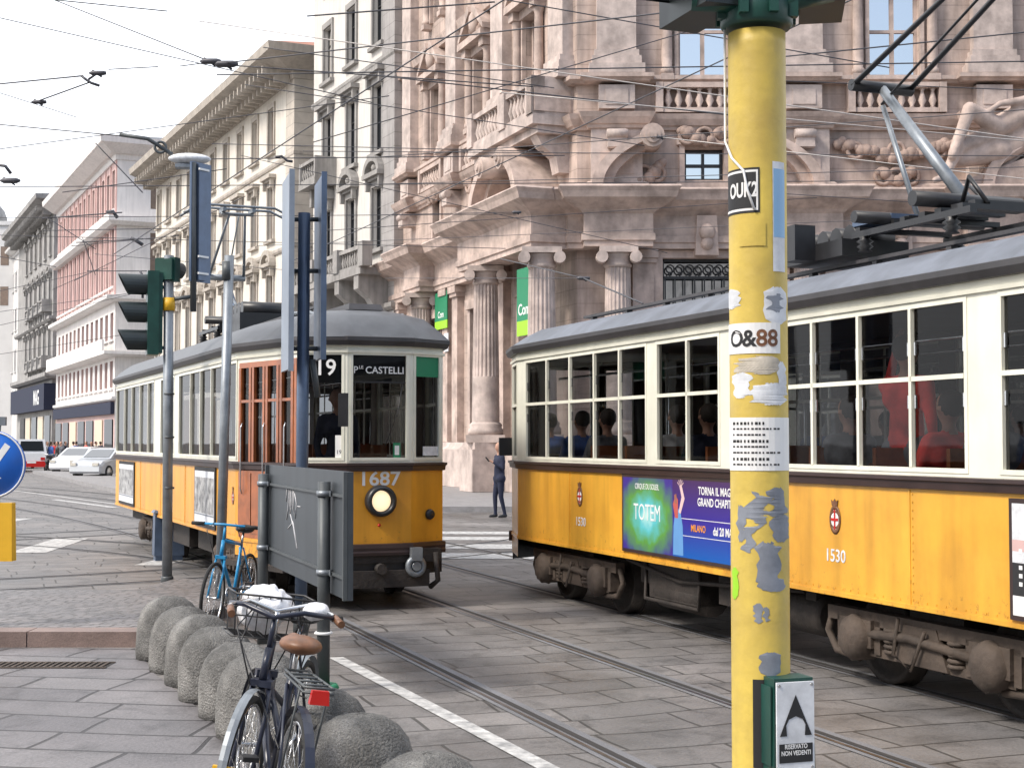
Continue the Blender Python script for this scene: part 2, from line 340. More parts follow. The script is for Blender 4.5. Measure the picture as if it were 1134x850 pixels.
M['greypost'] = mat('grey_post_paint', (.09, .10, .105), .5, .3, var=.2, vs=6, streak=.15)
M['bluegrey'] = mat('blue_grey_sign_back', (.10, .14, .215), .4, .4, var=.2, vs=5)
M['boardback'] = mat('dark_grey_board_back', (.06, .07, .08), .5, .2, var=.25, vs=2, streak=.2)
M['green'] = mat('traffic_green_housing', (.01, .06, .046), .4, var=.3, vs=5)
M['darkgreen'] = mat('dark_green_housing', (.016, .024, .026), .45, var=.3, vs=5)
M['bankgreen'] = plain('green_banner', (.01, .20, .09), .6)
M['lime'] = plain('lime_banner', (.30, .62, .02), .6)
M['yellow'] = mat('yellow_pole_paint', (.64, .475, .085), .5, var2=(.47, .34, .08), vs=5, streak=.28, bump=.12, bs=30)
M['yellowbox'] = plain('yellow_box_paint', (.75, .42, .02), .5)
M['white'] = plain('white_paint', (.78, .78, .77), .5)
M['patchy'] = mat('torn_glue_residue', (.55, .5, .42), .8, var=.35, vs=12)
M['roofdark2'] = mat('tram_roof_dark_canvas', (.085, .09, .10), .42, var=.35, vs=2.5, streak=.2, bump=.15, bs=8)
M['blind'] = plain('roller_blind', (.36, .34, .31), .8)
M['bwphoto'] = mat('printed_photo', (.5, .5, .5), .5, var2=(.03, .03, .035), vs=9)
M['paper'] = mat('weathered_paper', (.68, .70, .73), .8, var=.25, vs=14)
M['ink'] = plain('black_ink', (.02, .02, .022), .7)
M['bluesign'] = plain('blue_sign', (.01, .13, .55), .35)
M['lightblue'] = plain('pale_blue_sticker', (.25, .45, .68), .5)
M['patch'] = mat('grey_primer_patch', (.22, .24, .28), .6, var=.3, vs=12)
M['redpl'] = plain('red_plastic', (.5, .012, .01), .3)
M['lamp'] = plain('lit_headlamp', (1, .76, .48), .2, emit=.5)
M['palesign'] = mat('pale_blue_grey_sign', (.25, .29, .35), .45, .2, var=.15, vs=4)
M['chrome'] = plain('chrome', (.6, .6, .6), .2, .9)
M['brownlea'] = mat('brown_leather', (.17, .075, .035), .45, var=.4, vs=20)
M['bikeblue'] = plain('blue_bike_paint', (.02, .25, .50), .3)
M['bikedark'] = plain('dark_bike_paint', (.018, .022, .04), .3)
M['bag'] = mat('white_plastic_bag', (.78, .78, .8), .35, var=.08, vs=12, bump=.6, bs=22)
M['skin'] = plain('skin', (.42, .23, .16), .6)
M['hair'] = plain('dark_hair', (.03, .02, .015), .7)
M['navy'] = mat('navy_cloth', (.012, .016, .04), .85, var=.3, vs=12, bump=.3, bs=30)
M['redcloth'] = mat('red_cloth', (.85, .07, .06), .85, var=.25, vs=6, bump=.4, bs=14)
M['greycloth'] = mat('grey_cloth', (.15, .16, .18), .9, var=.3, vs=12)
M['bluecloth'] = mat('blue_cloth', (.06, .13, .38), .9, var=.3, vs=12)
M['palecloth'] = mat('pale_cloth', (.5, .5, .52), .9, var=.2, vs=12)
M['wire'] = plain('wire_dark', (.07, .07, .08), .5, .3)
M['wirepale'] = plain('wire_copper_shining', (.45, .42, .40), .4, .5)
M['carwhite'] = mat('white_car_paint', (.72, .73, .75), .25, var=.03, coat=.6)
M['carsilver'] = mat('silver_car_paint', (.45, .47, .5), .3, .3, var=.03, coat=.6)
M['shopdark'] = plain('shop_fascia_dark', (.015, .02, .045), .85)
M['litshop'] = plain('lit_shop_window', (.5, .42, .3), .4, emit=.12)

def rust(m, z0, z1):
    nt = m.node_tree; b = nt.nodes['Principled BSDF']; L = nt.links.new; src = b.inputs['Base Color'].links[0].from_socket
    tc = _n(nt, 'ShaderNodeTexCoord'); n = _n(nt, 'ShaderNodeTexNoise'); n.inputs['Scale'].default_value = 16; n.inputs['Detail'].default_value = 9; n.inputs['Roughness'].default_value = .72; L(tc.outputs['Object'], n.inputs['Vector'])
    sx_ = _n(nt, 'ShaderNodeSeparateXYZ'); L(tc.outputs['Object'], sx_.inputs[0]); zr = _n(nt, 'ShaderNodeMapRange'); L(sx_.outputs['Z'], zr.inputs[0]); zr.inputs[1].default_value = z0; zr.inputs[2].default_value = z1; zr.inputs[3].default_value = .17; zr.inputs[4].default_value = 0
    ad = _n(nt, 'ShaderNodeMath', operation='ADD'); L(n.outputs['Fac'], ad.inputs[0]); L(zr.outputs[0], ad.inputs[1])
    r = _n(nt, 'ShaderNodeMapRange'); L(ad.outputs[0], r.inputs[0]); r.inputs[1].default_value = .66; r.inputs[2].default_value = .86
    mx = _n(nt, 'ShaderNodeMix', data_type='RGBA'); L(r.outputs[0], mx.inputs[0]); L(src, mx.inputs[6]); mx.inputs[7].default_value = (.16, .07, .025, 1); L(mx.outputs[2], b.inputs['Base Color'])
rust(M['orange'], .55, 1.0); rust(M['amber'], .55, 1.0)
# ------------------------------------------------------------------ ground
def struct(o): o['kind'] = 'structure'; return o
struct(MB().slab([(-500, -60), (500, -60), (500, 900), (-500, 900)], -.5, 0).build('road', M['road']))
# foreground pavement (bottom left, left of the bollards)
pk = [G(-900, 718), G(152, 718), G(170, 745), G(240, 800), G(330, 900), (-.35, 5.8, 0), (.1, 4.6, 0), (.4, 2, 0), (.4, -20, 0), (-30, -20, 0)]
o = MB(); vs = [(p[0], p[1], .004) for p in pk]; o.add(vs, [list(range(len(vs)))]); struct(o.build('pavement', M['pave']))
# raised island with pink granite kerb
isl = [G(-900, 716), G(156, 716), G(178, 705), G(300, 668), G(285, 652), G(195, 651), G(150, 664), G(-900, 728 - 60)]
isl = [(p.x, p.y) for p in isl]
struct(MB().slab(isl, 0, .118).build('traffic_island', M['setts']))
kb = MB()
a, b = Vector(isl[0]), Vector(isl[1]); L_ = (b - a).length; d = (b - a).normalized(); nn = Vector((-d.y, d.x)); t = 0
while t < L_ - .05:
    l = min(1.05, L_ - t); p0 = a + d * (t + .006); p1 = a + d * (t + l - .006)
    q = [p0 - nn * .02, p1 - nn * .02, p1 + nn * .28, p0 + nn * .28]; kb.slab([tuple(x) for x in q], 0, .135); t += 1.05
struct(kb.build('island_kerb', M['kerb']))
# street gutter grate
gr = MB()
c = G(45, 737)
for i in range(22): gr.box(c.x - .55 + i * .05, c.x - .55 + i * .05 + .022, c.y - .12, c.y + .12, .006, .014)
gr.box(c.x - .58, c.x + .56, c.y - .15, c.y - .12, .006, .014); gr.box(c.x - .58, c.x + .56, c.y + .12, c.y + .15, .006, .014)
gr.cur = 1; gr.quad((c.x - .58, c.y - .15, .0055), (c.x + .56, c.y - .15, .0055), (c.x + .56, c.y + .15, .0055), (c.x - .58, c.y + .15, .0055))
tag(gr.build('drain_grate', [M['underlight'], M['groove']]), 'long slotted iron drain grate sunk in the paving in front of the kerb', 'drain grate')
# white edge line, worn
def stripe(p0, p1, w_, name='road_marking', z=.006):
    a = Vector((p0[0], p0[1])); b = Vector((p1[0], p1[1])); d = (b - a).normalized(); n = Vector((-d.y, d.x)) * w_ / 2
    m = MB(); m.add([(*(a - n), z), (*(b - n), z), (*(b + n), z), (*(a + n), z)], [(0, 1, 2, 3)]); return struct(m.build(name, M['mark']))
stripe(G(372, 728), G(640, 868), .12)
for y0, y1 in ((588, 591), (594, 597.5), (602, 607), (612, 618)):
    a = G(430, (y0 + y1) / 2); b = G(640, (y0 + y1) / 2 + 1); stripe(a, b, (G(500, y0).y - G(500, y1).y))
for px, py, px2, py2, w_ in ((30, 612, 80, 596, .6), (165, 626, 215, 613, .45), (60, 553, 128, 562, .25), (0, 541, 128, 558, .15), (-80, 590, 20, 574, .7)): stripe(G(px, py), G(px2, py2), w_)
# rails: grooved rails as thin steel strips with a dark groove
def track(pts, name='tram_rail'):
    st = MB(); 
    for off in (-.7225, .7225):
        for lo, hi, z, mi in ((off - .10, off + .10, .005, 0), (off - .035, off + .01, .009, 1), (off + .03, off + .06, .008, 2)):
            st.cur = mi; n = len(pts); vs = []
            for i, p in enumerate(pts):
                p = Vector((p[0], p[1])); a = Vector(pts[max(i - 1, 0)][:2]); b = Vector(pts[min(i + 1, n - 1)][:2]); d = (b - a).normalized(); q = Vector((-d.y, d.x))
                vs += [(*(p + q * lo), z), (*(p + q * hi), z)]
            st.add(vs, [(2 * i, 2 * i + 2, 2 * i + 3, 2 * i + 1) for i in range(n - 1)])
    return struct(st.build(name, [M['asphalt'], M['groove'], M['steel']]))
U = Vector((.349, -.937)); N_ = Vector((.937, .349))
c1 = Vector((.709, 18.59)); c2 = Vector((.113, 11.66))
def curve_on(start, heading, turn, n=30, step=1.5):
    """heading in radians from +Y, to the left positive"""
    pts = [start]; h = heading
    for i in range(n):
        h += turn(i) if callable(turn) else turn; pts.append(pts[-1] + Vector((-math.sin(h), math.cos(h))) * step)
    return pts
h0 = math.atan2(.349, .937)
t1 = [c1 + U * 25, c1 + U * 10, c1] + curve_on(c1, h0, lambda i: 0 if i < 3 else .012, 34)[1:]
t2 = [c2 + U * 15, c2, c2 - U * 6.3] + curve_on(c2 - U * 6.3, h0, lambda i: .012, 34)[1:]
track(t1); track(t2)
track(curve_on(c2 - U * 8, h0 + .05, lambda i: .07 if i < 22 else 0, 36, 1.2))
track(curve_on(Vector((G(-60, 650).x, G(-60, 650).y)), -1.05, lambda i: .05, 26, 1.0))
track(curve_on(Vector((G(-100, 600).x, G(-100, 600).y)), -.9, lambda i: .05, 26, 1.2))
# ------------------------------------------------------------------ street buildings
def window_proto(a, h, style, trim, framem, glassm, parent, open_=0, detail=True):
    m = MB(); sw = .2
    if style != 'bare':
        m.box(-a - sw, -a, -.02, .09, -.05, h + .03); m.box(a, a + sw, -.02, .09, -.05, h + .03)
        m.box(-a - sw, a + sw, -.02, .10, h + .03, h + .3)
    m.box(-a - .3, a + .3, -.05, .22, -.22, -.052)
    if style in ('hood', 'ped', 'arc'): m.box(-a - .42, a + .42, 0, .42, h + .42, h + .62); m.box(-a - .3, a + .3, 0, .25, h + .302, h + .418)
    if style in ('hood', 'ped', 'arc'):
        for sx in (-1, 1): m.box(sx * (a + .2) - .09, sx * (a + .2) + .09, .102, .3, h - .1, h + .416)
    if style == 'ped': m.prism([(-a - .45, h + .622), (a + .45, h + .622), (0, h + 1.15)], 0, .4)
    if style == 'arc':
        n = 10; pts = [((a + .42) * math.cos(math.pi * i / n), h + .622 + .75 * math.sin(math.pi * i / n)) for i in range(n + 1)]
        pin = [((a + .16) * math.cos(math.pi * i / n), h + .622 + .5 * math.sin(math.pi * i / n)) for i in range(n + 1)]
        for i in range(n): m.prism([pts[i], pts[i + 1], pin[i + 1], pin[i]], 0, .38)
        m.prism([(x, z) for x, z in pin], 0, .08); m.ball((0, .12, h + .85), .2, 6)
    w = m.build('window', trim, parent)
    f = MB(); y = -.2
    for x0, x1 in ((-a, -a + .07), (a - .07, a), (-.04, .04)): f.box(x0, x1, y - .03, y + .03, 0, h)
    for z0, z1 in ((0, .07), (h - .07, h), (h * .68, h * .68 + .06)): f.box(-a + .072, a - .072, y - .026, y + .026, z0, z1)
    if open_:
        for sx in (-1, 1): f.box(sx * a * .97 - .02, sx * a * .97 + .02, y + .04, .17, .02, h - .02)
    f.build('sash', framem, w)
    MB().quad((-a, y - .02, 0), (-a, y - .02, h), (a, y - .02, h), (a, y - .02, 0)).build('pane', glassm, w)
    return w
def put(proto, locs, parent, first=True, rz=0):
    for i, l in enumerate(locs):
        if i == 0 and first: proto.location = l; proto.rotation_euler = (0, 0, rz)
        else:
            o = dup(proto, parent, l, rz); rnd_ = random.Random(int(l[0] * 31 + l[2] * 17 + len(parent.name) * 7))
            if rnd_.random() < .3:
                for ch in o.children:
                    if ch.name.startswith('pane'): ch.material_slots[0].link = 'OBJECT'; ch.material_slots[0].material = M['blind']
def brackets(L, n, y0, y1, z0, z1, w=.16):
    m = MB()
    for i in range(n):
        x = L * (i + .5) / n; m.prism([(0, 0)] * 0 + [(x - w / 2, z0), (x + w / 2, z0), (x + w / 2, z1), (x - w / 2, z1)], y0, y0 + (y1 - y0) * .55)
        m.box(x - w / 2, x + w / 2, y0 + (y1 - y0) * .55 + .002, y1, z0 + (z1 - z0) * .45, z1 - .002)
    return m
def balustrade(m, x0, x1, y0, z0, z1, n, r=.09):
    """rails and turned balusters along x at depth y0"""
    m.box(x0, x1, y0 - .14, y0 + .14, z0, z0 + .14); m.box(x0, x1, y0 - .16, y0 + .16, z1 - .16, z1)
    hh = z1 - z0 - .3
    for i in range(n):
        x = x0 + (x1 - x0) * (i + .5) / n
        m.lathe([(r * .9, 0), (r * .45, hh * .12), (r * 1.05, hh * .38), (r * .5, hh * .75), (r * .4, hh * .85), (r * .9, hh)], (x, y0, z0 + .142), 'z', 8)
def building(name, label, px, Y, L, depth, height, wallm, trim, rows, ncol, x0, dx, cornice=(1.3, 1.0), courses=(), glassm=None, framem=None, roofm=None, quoin=None, side_rows=(), direction=(-.423, .906), base=None, cb=True):
    A = P(px, HY, Y); d = Vector(direction).normalized()
    B = empty(name, (A.x, A.y, 0), math.atan2(d.y, d.x), label, 'building')
    glassm = glassm or M['winglass']; framem = framem or M['shutter']
    xs = [x0 + dx * i for i in range(ncol)]
    holes = [(x - r[2], x + r[2], r[0], r[1]) for r in rows for x in xs if x + r[2] < L - .3]
    m = MB(); m.wall(0, L, 0, height, holes, .4)
    sh = []
    m2 = MB(frame((0, -depth), (0, 0)))
    sxs = [depth - 1.8 - 3.2 * i for i in range(int((depth - 2) // 3.2))]
    for r in side_rows:
        for x in sxs: sh.append((x - r[2], x + r[2], r[0], r[1]))
    m2.wall(0, depth, 0, height, sh, .4); m.add(m2.v, m2.f)
    m.quad((L, 0, 0), (L, 0, height), (L, -depth, height), (L, -depth, 0)); m.quad((0, -depth, 0), (L, -depth, 0), (L, -depth, height), (0, -depth, height))
    m.build('wall', wallm, B)
    for r in rows:
        locs = [(x, 0, r[0]) for x in xs if x + r[2] < L - .3]
        pr = window_proto(r[2], r[1] - r[0], r[3], trim, framem, glassm, B, open_=0); put(pr, locs, B)
        if len(r) > 4 and r[4]:
            for bx in r[4]:
                k = MB(); x = xs[bx]; k.box(x - r[2] - .7, x + r[2] + .7, .0, 1.1, r[0] - .55, r[0] - .25); balustrade(k, x - r[2] - .6, x + r[2] + .6, .9, r[0] - .248, r[0] + .75, 7)
                k.box(x - r[2] - .7, x - r[2] - .5, .02, 1.08, r[0] - .246, r[0] + .8); k.box(x + r[2] + .5, x + r[2] + .7, .02, 1.08, r[0] - .246, r[0] + .8)
                for s_ in (-1, 1): k.prism([(x + s_ * r[2] - .15, r[0] - 1.4), (x + s_ * r[2] + .15, r[0] - 1.4), (x + s_ * r[2] + .15, r[0] - .552), (x + s_ * r[2] - .15, r[0] - .552)], 0, .7)
                k.build('balcony', trim, B)
    if side_rows:
        for r in side_rows:
            pr = window_proto(r[2], r[1] - r[0], r[3], trim, framem, glassm, B)
            put(pr, [(0, -depth + x, r[0]) for x in sxs], B, rz=R(90))
    c = MB(); co, ch = cornice
    path = [(0, -depth), (0, 0), (L, 0)]
    c.sweep(path, [(0, height - ch), (.15, height - ch), (.25, height - ch * .72), (co * .35, height - ch * .7), (co * .9, height - ch * .35), (co, height - ch * .3), (co + .08, height), (0, height)])
    for z, hh, o in courses: c.sweep(path, [(0, z), (o * .6, z), (o, z + hh * .4), (o, z + hh), (0, z + hh)])
    c.build('cornice', trim, B)
    if cb: brackets(L, int(L / .85), .26, co * .86, height - ch * 1.15, height - ch * .55).build('cornice_brackets', trim, B)
    if quoin:
        q = MB(); q.sweep([(0, -1.5), (0, 0), (1.5, 0)], [(0, 0), (.09, 0), (.09, height - ch - .01), (0, height - ch - .01)]); q.build('corner_quoins', quoin, B)
    rm = MB(); hh = height + .01; rise = min(3, depth * .2)
    rm.add([(-co, co, hh), (L, co, hh), (L, -depth, hh), (-co, -depth, hh), (depth * .4, -depth * .5, hh + rise), (L - 1, -depth * .5, hh + rise)], [(0, 1, 5, 4), (1, 2, 5), (2, 3, 4, 5), (3, 0, 4)])
    rm.build('roof', roofm or M['slate'], B)
    return B

# pale cream block with the tiled roof
b2 = building('apartment_block', 'cream block with deep bracketed cornice and red tiled roof, left of the white building', 325, 76, 37, 16, 22.3, M['cream'], M['creamtrim'],
    [(17.9, 20.3, .55, 'plain'), (13.0, 15.9, .55, 'hood'), (7.6, 11.0, .6, 'arc')], 10, 4.6, 3.45, cornice=(2.0, 1.3), courses=((16.9, .25, .12), (12.0, .25, .15), (6.2, .5, .45)), roofm=M['tile'], quoin=M['creamq'],
    side_rows=[(17.9, 20.3, .55, 'plain'), (13.0, 15.9, .55, 'plain')])
for x in (3.3, 13.5, 24): k = MB(); k.box(x - .2, x + 5.4, 0, 1.0, 6.72, 6.95); balustrade(k, x - .2, x + 5.4, .85, 6.952, 7.9, 16); k.build('balcony', M['creamtrim'], b2)
for x in (2.5, 8, 13.5, 19, 24.5, 30): MB().box(x - 2, x + 2, .02, .12, .4, 4.6).build('shop_window', M['shutter'], b2)
# pale render building next to the bank
b3 = building('corner_palazzo', 'tall white building with grey stone window hoods and balconies, left of the pink bank', 437, 61.5, 11.8, 18, 30, M['bwhite'], M['bgrey'],
    [(24.0, 26.3, .55, 'plain'), (19.4, 22.0, .6, 'plain'), (14.6, 17.6, .62, 'hood', (2,)), (10.3, 13.0, .62, 'arc')], 3, 2.2, 3.6, cornice=(1.8, 1.3), courses=((18.4, .25, .15), (9.1, .35, .3), (7.4, .3, .3)), quoin=M['bgreyq'],
    framem=M['black'], base=None)
k = MB(); k.box(0.2, 11.2, 0, 1.5, 8.9, 9.2); 
for x0, x1 in ((.3, 3.2), (3.9, 6.9), (7.6, 11.1)): balustrade(k, x0, x1, 1.3, 9.202, 10.15, 9)
for x in (.1, 3.55, 7.25, 11.15): k.box(x - .3, x + .3, 1.1, 1.55, 9.204, 10.25)
for x in (.9, 3.55, 7.25, 10.4):
    pf = [(0, 6.2), (.35, 6.2), (.5, 7.2), (.95, 7.9), (1.45, 8.3), (1.45, 8.898), (0, 8.898)]
    MM = k.M; k.M = Matrix.Translation((x, 0, 0)) @ Matrix.Rotation(R(90), 4, 'Z'); k.prism(pf, -.3, .3); k.M = MM
k.build('balcony', M['bgrey'], b3)
g = MB()
for x in (1.9, 5.5, 9.1):
    g.box(x - 1.5, x - 1.1, .0, .35, 0, 6.1); g.box(x + 1.1, x + 1.5, 0, .35, 0, 6.1)
    n = 10
    for i in range(n):
        a0, a1 = math.pi * i / n, math.pi * (i + 1) / n
        g.prism([(x + 1.5 * math.cos(a0), 5.2 + 1.5 * math.sin(a0)), (x + 1.5 * math.cos(a1), 5.2 + 1.5 * math.sin(a1)), (x + 1.1 * math.cos(a1), 5.2 + 1.1 * math.sin(a1)), (x + 1.1 * math.cos(a0), 5.2 + 1.1 * math.sin(a0))], 0, .4)
g.build('arcade', M['bgrey'], b3)
# red and white building
b1 = building('office_block', 'salmon red building with white cornices and white lower storeys, down the street', 127, 118, 35, 26, 26.5, M['red'], M['redwhite'],
    [(21.0, 24.3, .85, 'bare'), (14.6, 19.4, .85, 'bare'), (10.2, 12.4, .75, 'bare'), (6.2, 8.4, .75, 'bare')], 13, 1.7, 2.6, cornice=(1.6, 1.6), courses=((19.5, .7, .8), (13.2, .5, .9), (8.7, .4, 1.1), (5.1, .35, .35)), cb=False)
k = MB(); 
k.wall(0, 35, 5.2, 13.2, [(1.7 + 2.6 * i - .75, 1.7 + 2.6 * i + .75, a_, b_) for i in range(13) for a_, b_ in ((10.2, 12.4), (6.2, 8.4))], .05, y=.05)
MM = MB(frame((0, -26), (0, 0))); MM.wall(0, 26.04, 0, 26.4, [(x - .8, x + .8, z0, z1) for x in (22.5, 17, 11.5, 6) for z0, z1 in ((6.2, 8.4), (10.2, 12.4), (14.6, 19.0), (21, 24))], .3, y=.05); k.add(MM.v, MM.f)
k.build('stone_facing', M['redwhite'], b1)
for x in (22.5, 17, 11.5, 6):
    for z0, z1 in ((6.2, 8.4), (10.2, 12.4), (14.6, 19.0), (21, 24)):
        k = MB(); k.box(-.03, -.005, -26 + x - .79, -26 + x + .79, z0, z1); k.box(-.05, -.031, -26 + x - .03, -26 + x + .03, z0, z1); k.build('side_window', M['shutter'], b1)
for i in range(14):
    x = .4 + 2.6 * i
    k = MB(); k.box(x - .18, x + .18, 0, .12, 13.75, 19.4); k.box(x - .18, x + .18, 0, .12, 20.3, 24.8); k.build('pilaster', M['red'], b1)
k = MB(); k.box(.1, 34.8, .06, .35, 4.0, 5.0); k.build('shop_fascia', M['shopdark'], b1)
for i in range(7):
    k = MB(); x = 2.6 + 5 * i; k.box(x - 1.9, x + 1.9, .06, .12, .5, 3.6); k.build('shop_window', M['litshop'] if i % 3 == 1 else M['winglass'], b1)
MB().box(.2, 34.6, .9, 1.1, 9.1, 10.1).build('balcony_parapet', M['redwhite'], b1)
# ornate grey building
b0 = building('ornate_building', 'grey ornate building with heavy balconies and dark band lettered MAG, far down the street', 57, 158, 34, 22, 28.5, M['greyb'], M['greyb'],
    [(22.5, 25.5, .7, 'ped'), (16.6, 20.0, .75, 'arc', (0, 1, 2, 3)), (10.4, 14.2, .75, 'hood', (0, 1, 2, 3))], 6, 2.4, 4.4, cornice=(2.2, 1.6), courses=((15.0, .5, .5), (8.6, .7, .9)), side_rows=[(22.5, 25.5, .6, 'plain'), (16.6, 19.8, .6, 'plain'), (10.4, 13.6, .6, 'plain')])
k = MB(); k.box(-.3, 33, .06, .9, 5.2, 8.1); k.build('shop_fascia', M['shopdark'], b0)
k = MB(); k.box(-.32, -.1, -14, .88, 5.2, 8.1); k.build('shop_fascia', M['shopdark'], b0)
Mb0 = frame((0, 0), (34, 0))
text('MAG', 2.3, upright(Mb0, 6.5, .905, 6.6), M['white'], 'shop_lettering', b0, .02)
for i in range(5):
    k = MB(); x = 3 + 6 * i; k.box(x - 2.2, x + 2.2, .06, .12, .5, 4.6); k.build('shop_window', M['litshop'] if i % 2 else M['winglass'], b0)
k = MB(); 
for i in range(3): k.box(-.12, -.06, -12.5 + i * 4.4, -9.2 + i * 4.4, .5, 4.5)
k.build('shop_window', M['litshop'], b0)
# towers closing the street
tb = empty('domed_tower', (P(-8, HY, 215).x, 215, 0), 0, 'pinkish tower with a small dome closing the street at the far left', 'tower')
k = MB(); k.box(-6, 3, 0, 8, 0, 34); k.box(-6.2, 3.2, -.3, 8.3, 34, 34.6); k.build('wall', M['far'], tb)
MB().lathe([(2.2, 34.6), (2.2, 35.6), (1.8, 36.8), (1.0, 37.8), (.3, 38.2), (.15, 39.5)], (-2, 4, 0), 'z', 16).build('dome', M['greyb'], tb)
k = MB()
for z in (22, 28):
    for x in (-4.2, -1.4, 1.4): MB().box(x - .6, x + .6, -.05, -.01, z, z + 2.8).build('window', M['shutter'], tb)
b00 = building('apartment_block', 'plain white building at the far end of the street, left of the ornate grey one', 22, 205, 60, 20, 30, M['far'], M['far'], [(24, 26.5, .7, 'plain'), (18, 21, .7, 'plain'), (12, 15, .7, 'plain'), (6, 9, .7, 'plain')], 10, 3, 4, cornice=(1.2, 1), cb=False)

# ------------------------------------------------------------------ pink bank palace
BANK = empty('bank_palace', (2.0, 44, 0), 0, 'pink sandstone bank palace with fluted columns, curved pediments and balustrades behind the trams', 'building')
OX, OY = 2.0, 44.0
LF, LW = 26.0, 19.6
FR = frame((LF, 0), (0, 0))                     # front wing, local x runs right -> left
wd = Vector((-.354, .935)).normalized(); WR = frame((0, 0), (wd.x * LW, wd.y * LW))
path = [(LF, 0), (0, 0), (wd.x * LW, wd.y * LW)]
def fx(px): return LF - ((px - 567) / F * 44 - OX)
def wxo(px, o):
    r = (px - 567) / F; return (OX - .935 * o - r * (OY - .354 * o)) / (.354 + .935 * r)
def fz(py, Y=44): return 1.8 + (HY - py) * Y / F
def wx(px):
    r = (px - 567) / F; return (OX - r * OY) / (.354 + .935 * r)
bays = [fx(781), fx(994), fx(1207)]
colx = [fx(683), fx(890), fx(1101)]
wb = [wx(590), wx(534), wx(485)]
HB = 27.0
fh = []; 
for x in bays: fh += [(x - .78, x + .78, 13.0, 16.3), (x - .7, x + .7, 18.6, 21.6)]
fh += [(bays[0] - .6, bays[0] + .6, 9.78, 10.75), (bays[2] - .6, bays[2] + .6, 9.78, 10.75)]
for x in bays: fh.append((x - 1.3, x + 1.3, 3.2, 7.35))
wh = []
for x in wb: wh += [(x - .6, x + .6, 13.3, 15.9), (x - .6, x + .6, 18.6, 21.6)]
wh += [(wb[0] - .7, wb[0] + .7, 9.6, 11.2), (wb[2] - .45, wb[2] + .45, 9.7, 11.3), (wb[1] - .6, wb[1] + .6, 9.6, 11.0)]
for x in wb: wh.append((x - .8, x + .8, 1.6, 6.6))
m = MB(FR); m.wall(0, LF, 0, HB, fh, .55); m.M = WR; m.wall(0, LW, 0, HB, wh, .55); m.M = None
m.quad((LF, 0, 0), (LF, 0, HB), (LF, 25, HB), (LF, 25, 0)); e = wd * LW
m.quad((e.x, e.y, 0), (e.x + 20, e.y + 8, 0), (e.x + 20, e.y + 8, HB), (e.x, e.y, HB)); m.add([(LF, 0, HB), (0, 0, HB), (e.x, e.y, HB), (e.x + 20, e.y + 8, HB), (LF, 25, HB)], [(0, 1, 2, 3, 4)])
m.build('wall', M['pink'], BANK)
def mold(prof, matn='pinkplain', name='molding', p=path): return MB().sweep(p, prof).build(name, M[matn], BANK)
def stepped(bF, bW):
    pts = [(LF, 0)]
    for Mx, br, L_ in ((FR, bF, LF), (WR, bW, LW)):
        for x, h_, p_ in sorted(br):
            for a_, b_ in ((x - h_, 0), (x - h_, p_), (x + h_, p_), (x + h_, 0)): q = Mx @ Vector((a_, b_, 0)); pts.append((q.x, q.y))
        if Mx is FR: pts.append((0, 0))
    pts.append((wd.x * LW, wd.y * LW)); return pts
colF = [fx(683), fx(890), fx(1101)]; PS0, PS1 = .3, wxo(519, 1.3)
P1 = stepped([(x, .62, .55) for x in colF], [((PS0 + PS1) / 2, (PS1 - PS0) / 2, 1.15), (wxo(466, .62), .66, .6)])
P2 = stepped([(fx(p_), .78, .34) for p_ in (683, 890, 1101)], [(wx(p_), .7, .34) for p_ in (560, 508, 458)])
# plinth, entablature, string courses, roof cornice
mold([(0, .13), (.75, .13), (.75, 1.5), (.62, 1.6), (.55, 1.75), (0, 1.75)], 'pinkgrey', 'plinth')
mold([(0, 7.62), (.42, 7.62), (.42, 7.78), (.48, 7.8), (.48, 8.0), (.42, 8.02), (.42, 8.6), (.55, 8.72), (.7, 8.8), (1.05, 9.0), (1.12, 9.18), (1.2, 9.3), (1.15, 9.36), (-.5, 9.42), (-.5, 7.62)], 'pinkplain', 'entablature', P1)
mold([(-.3, 9.425), (.18, 9.425), (.18, 9.6), (.1, 9.66), (-.3, 9.66)], p=P2)
for x in (fx(683), fx(890), fx(1101)): MB(FR).box(x - .78, x + .78, 0, .36, 9.64, 11.3).build('attic_pier', M['pinkgrey'], BANK); MB(FR).box(x - .5, x + .5, .361, .39, 9.9, 10.6).build('attic_panel', M['pinkplain'], BANK)
mold([(-.3, 11.3), (.1, 11.3), (.14, 11.4), (.2, 11.42), (.32, 11.6), (.38, 11.75), (-.3, 11.8)], p=P2)
mold([(-.3, 12.725), (.2, 12.725), (.26, 12.78), (.34, 12.82), (.34, 12.94), (-.3, 12.96)], 'pinkplain', 'balustrade_rail', P2)
mold([(0, 17.2), (.25, 17.25), (.35, 17.6), (0, 17.7)])
mold([(0, 24.6), (.4, 24.7), (.9, 25.3), (1.5, 25.7), (1.6, 26.2), (0, 26.3)], 'pinkplain', 'roof_cornice')
# balustrade panels under the upper windows
for Mx, xs in ((FR, bays), (WR, wb)):
    for x in xs:
        k = MB(Mx); k.box(x - 1.5, x - 1.28, 0, .4, 11.8, 12.72); k.box(x + 1.28, x + 1.5, 0, .4, 11.8, 12.72); balustrade(k, x - 1.27, x + 1.27, .22, 11.802, 12.72, 8, .12)
        k.build('balustrade', M['pinkplain'], BANK)
        k = MB(Mx); k.box(x - 1.26, x + 1.26, .006, .03, 11.95, 12.6); k.build('balustrade_recess', M['pinkdark'], BANK)
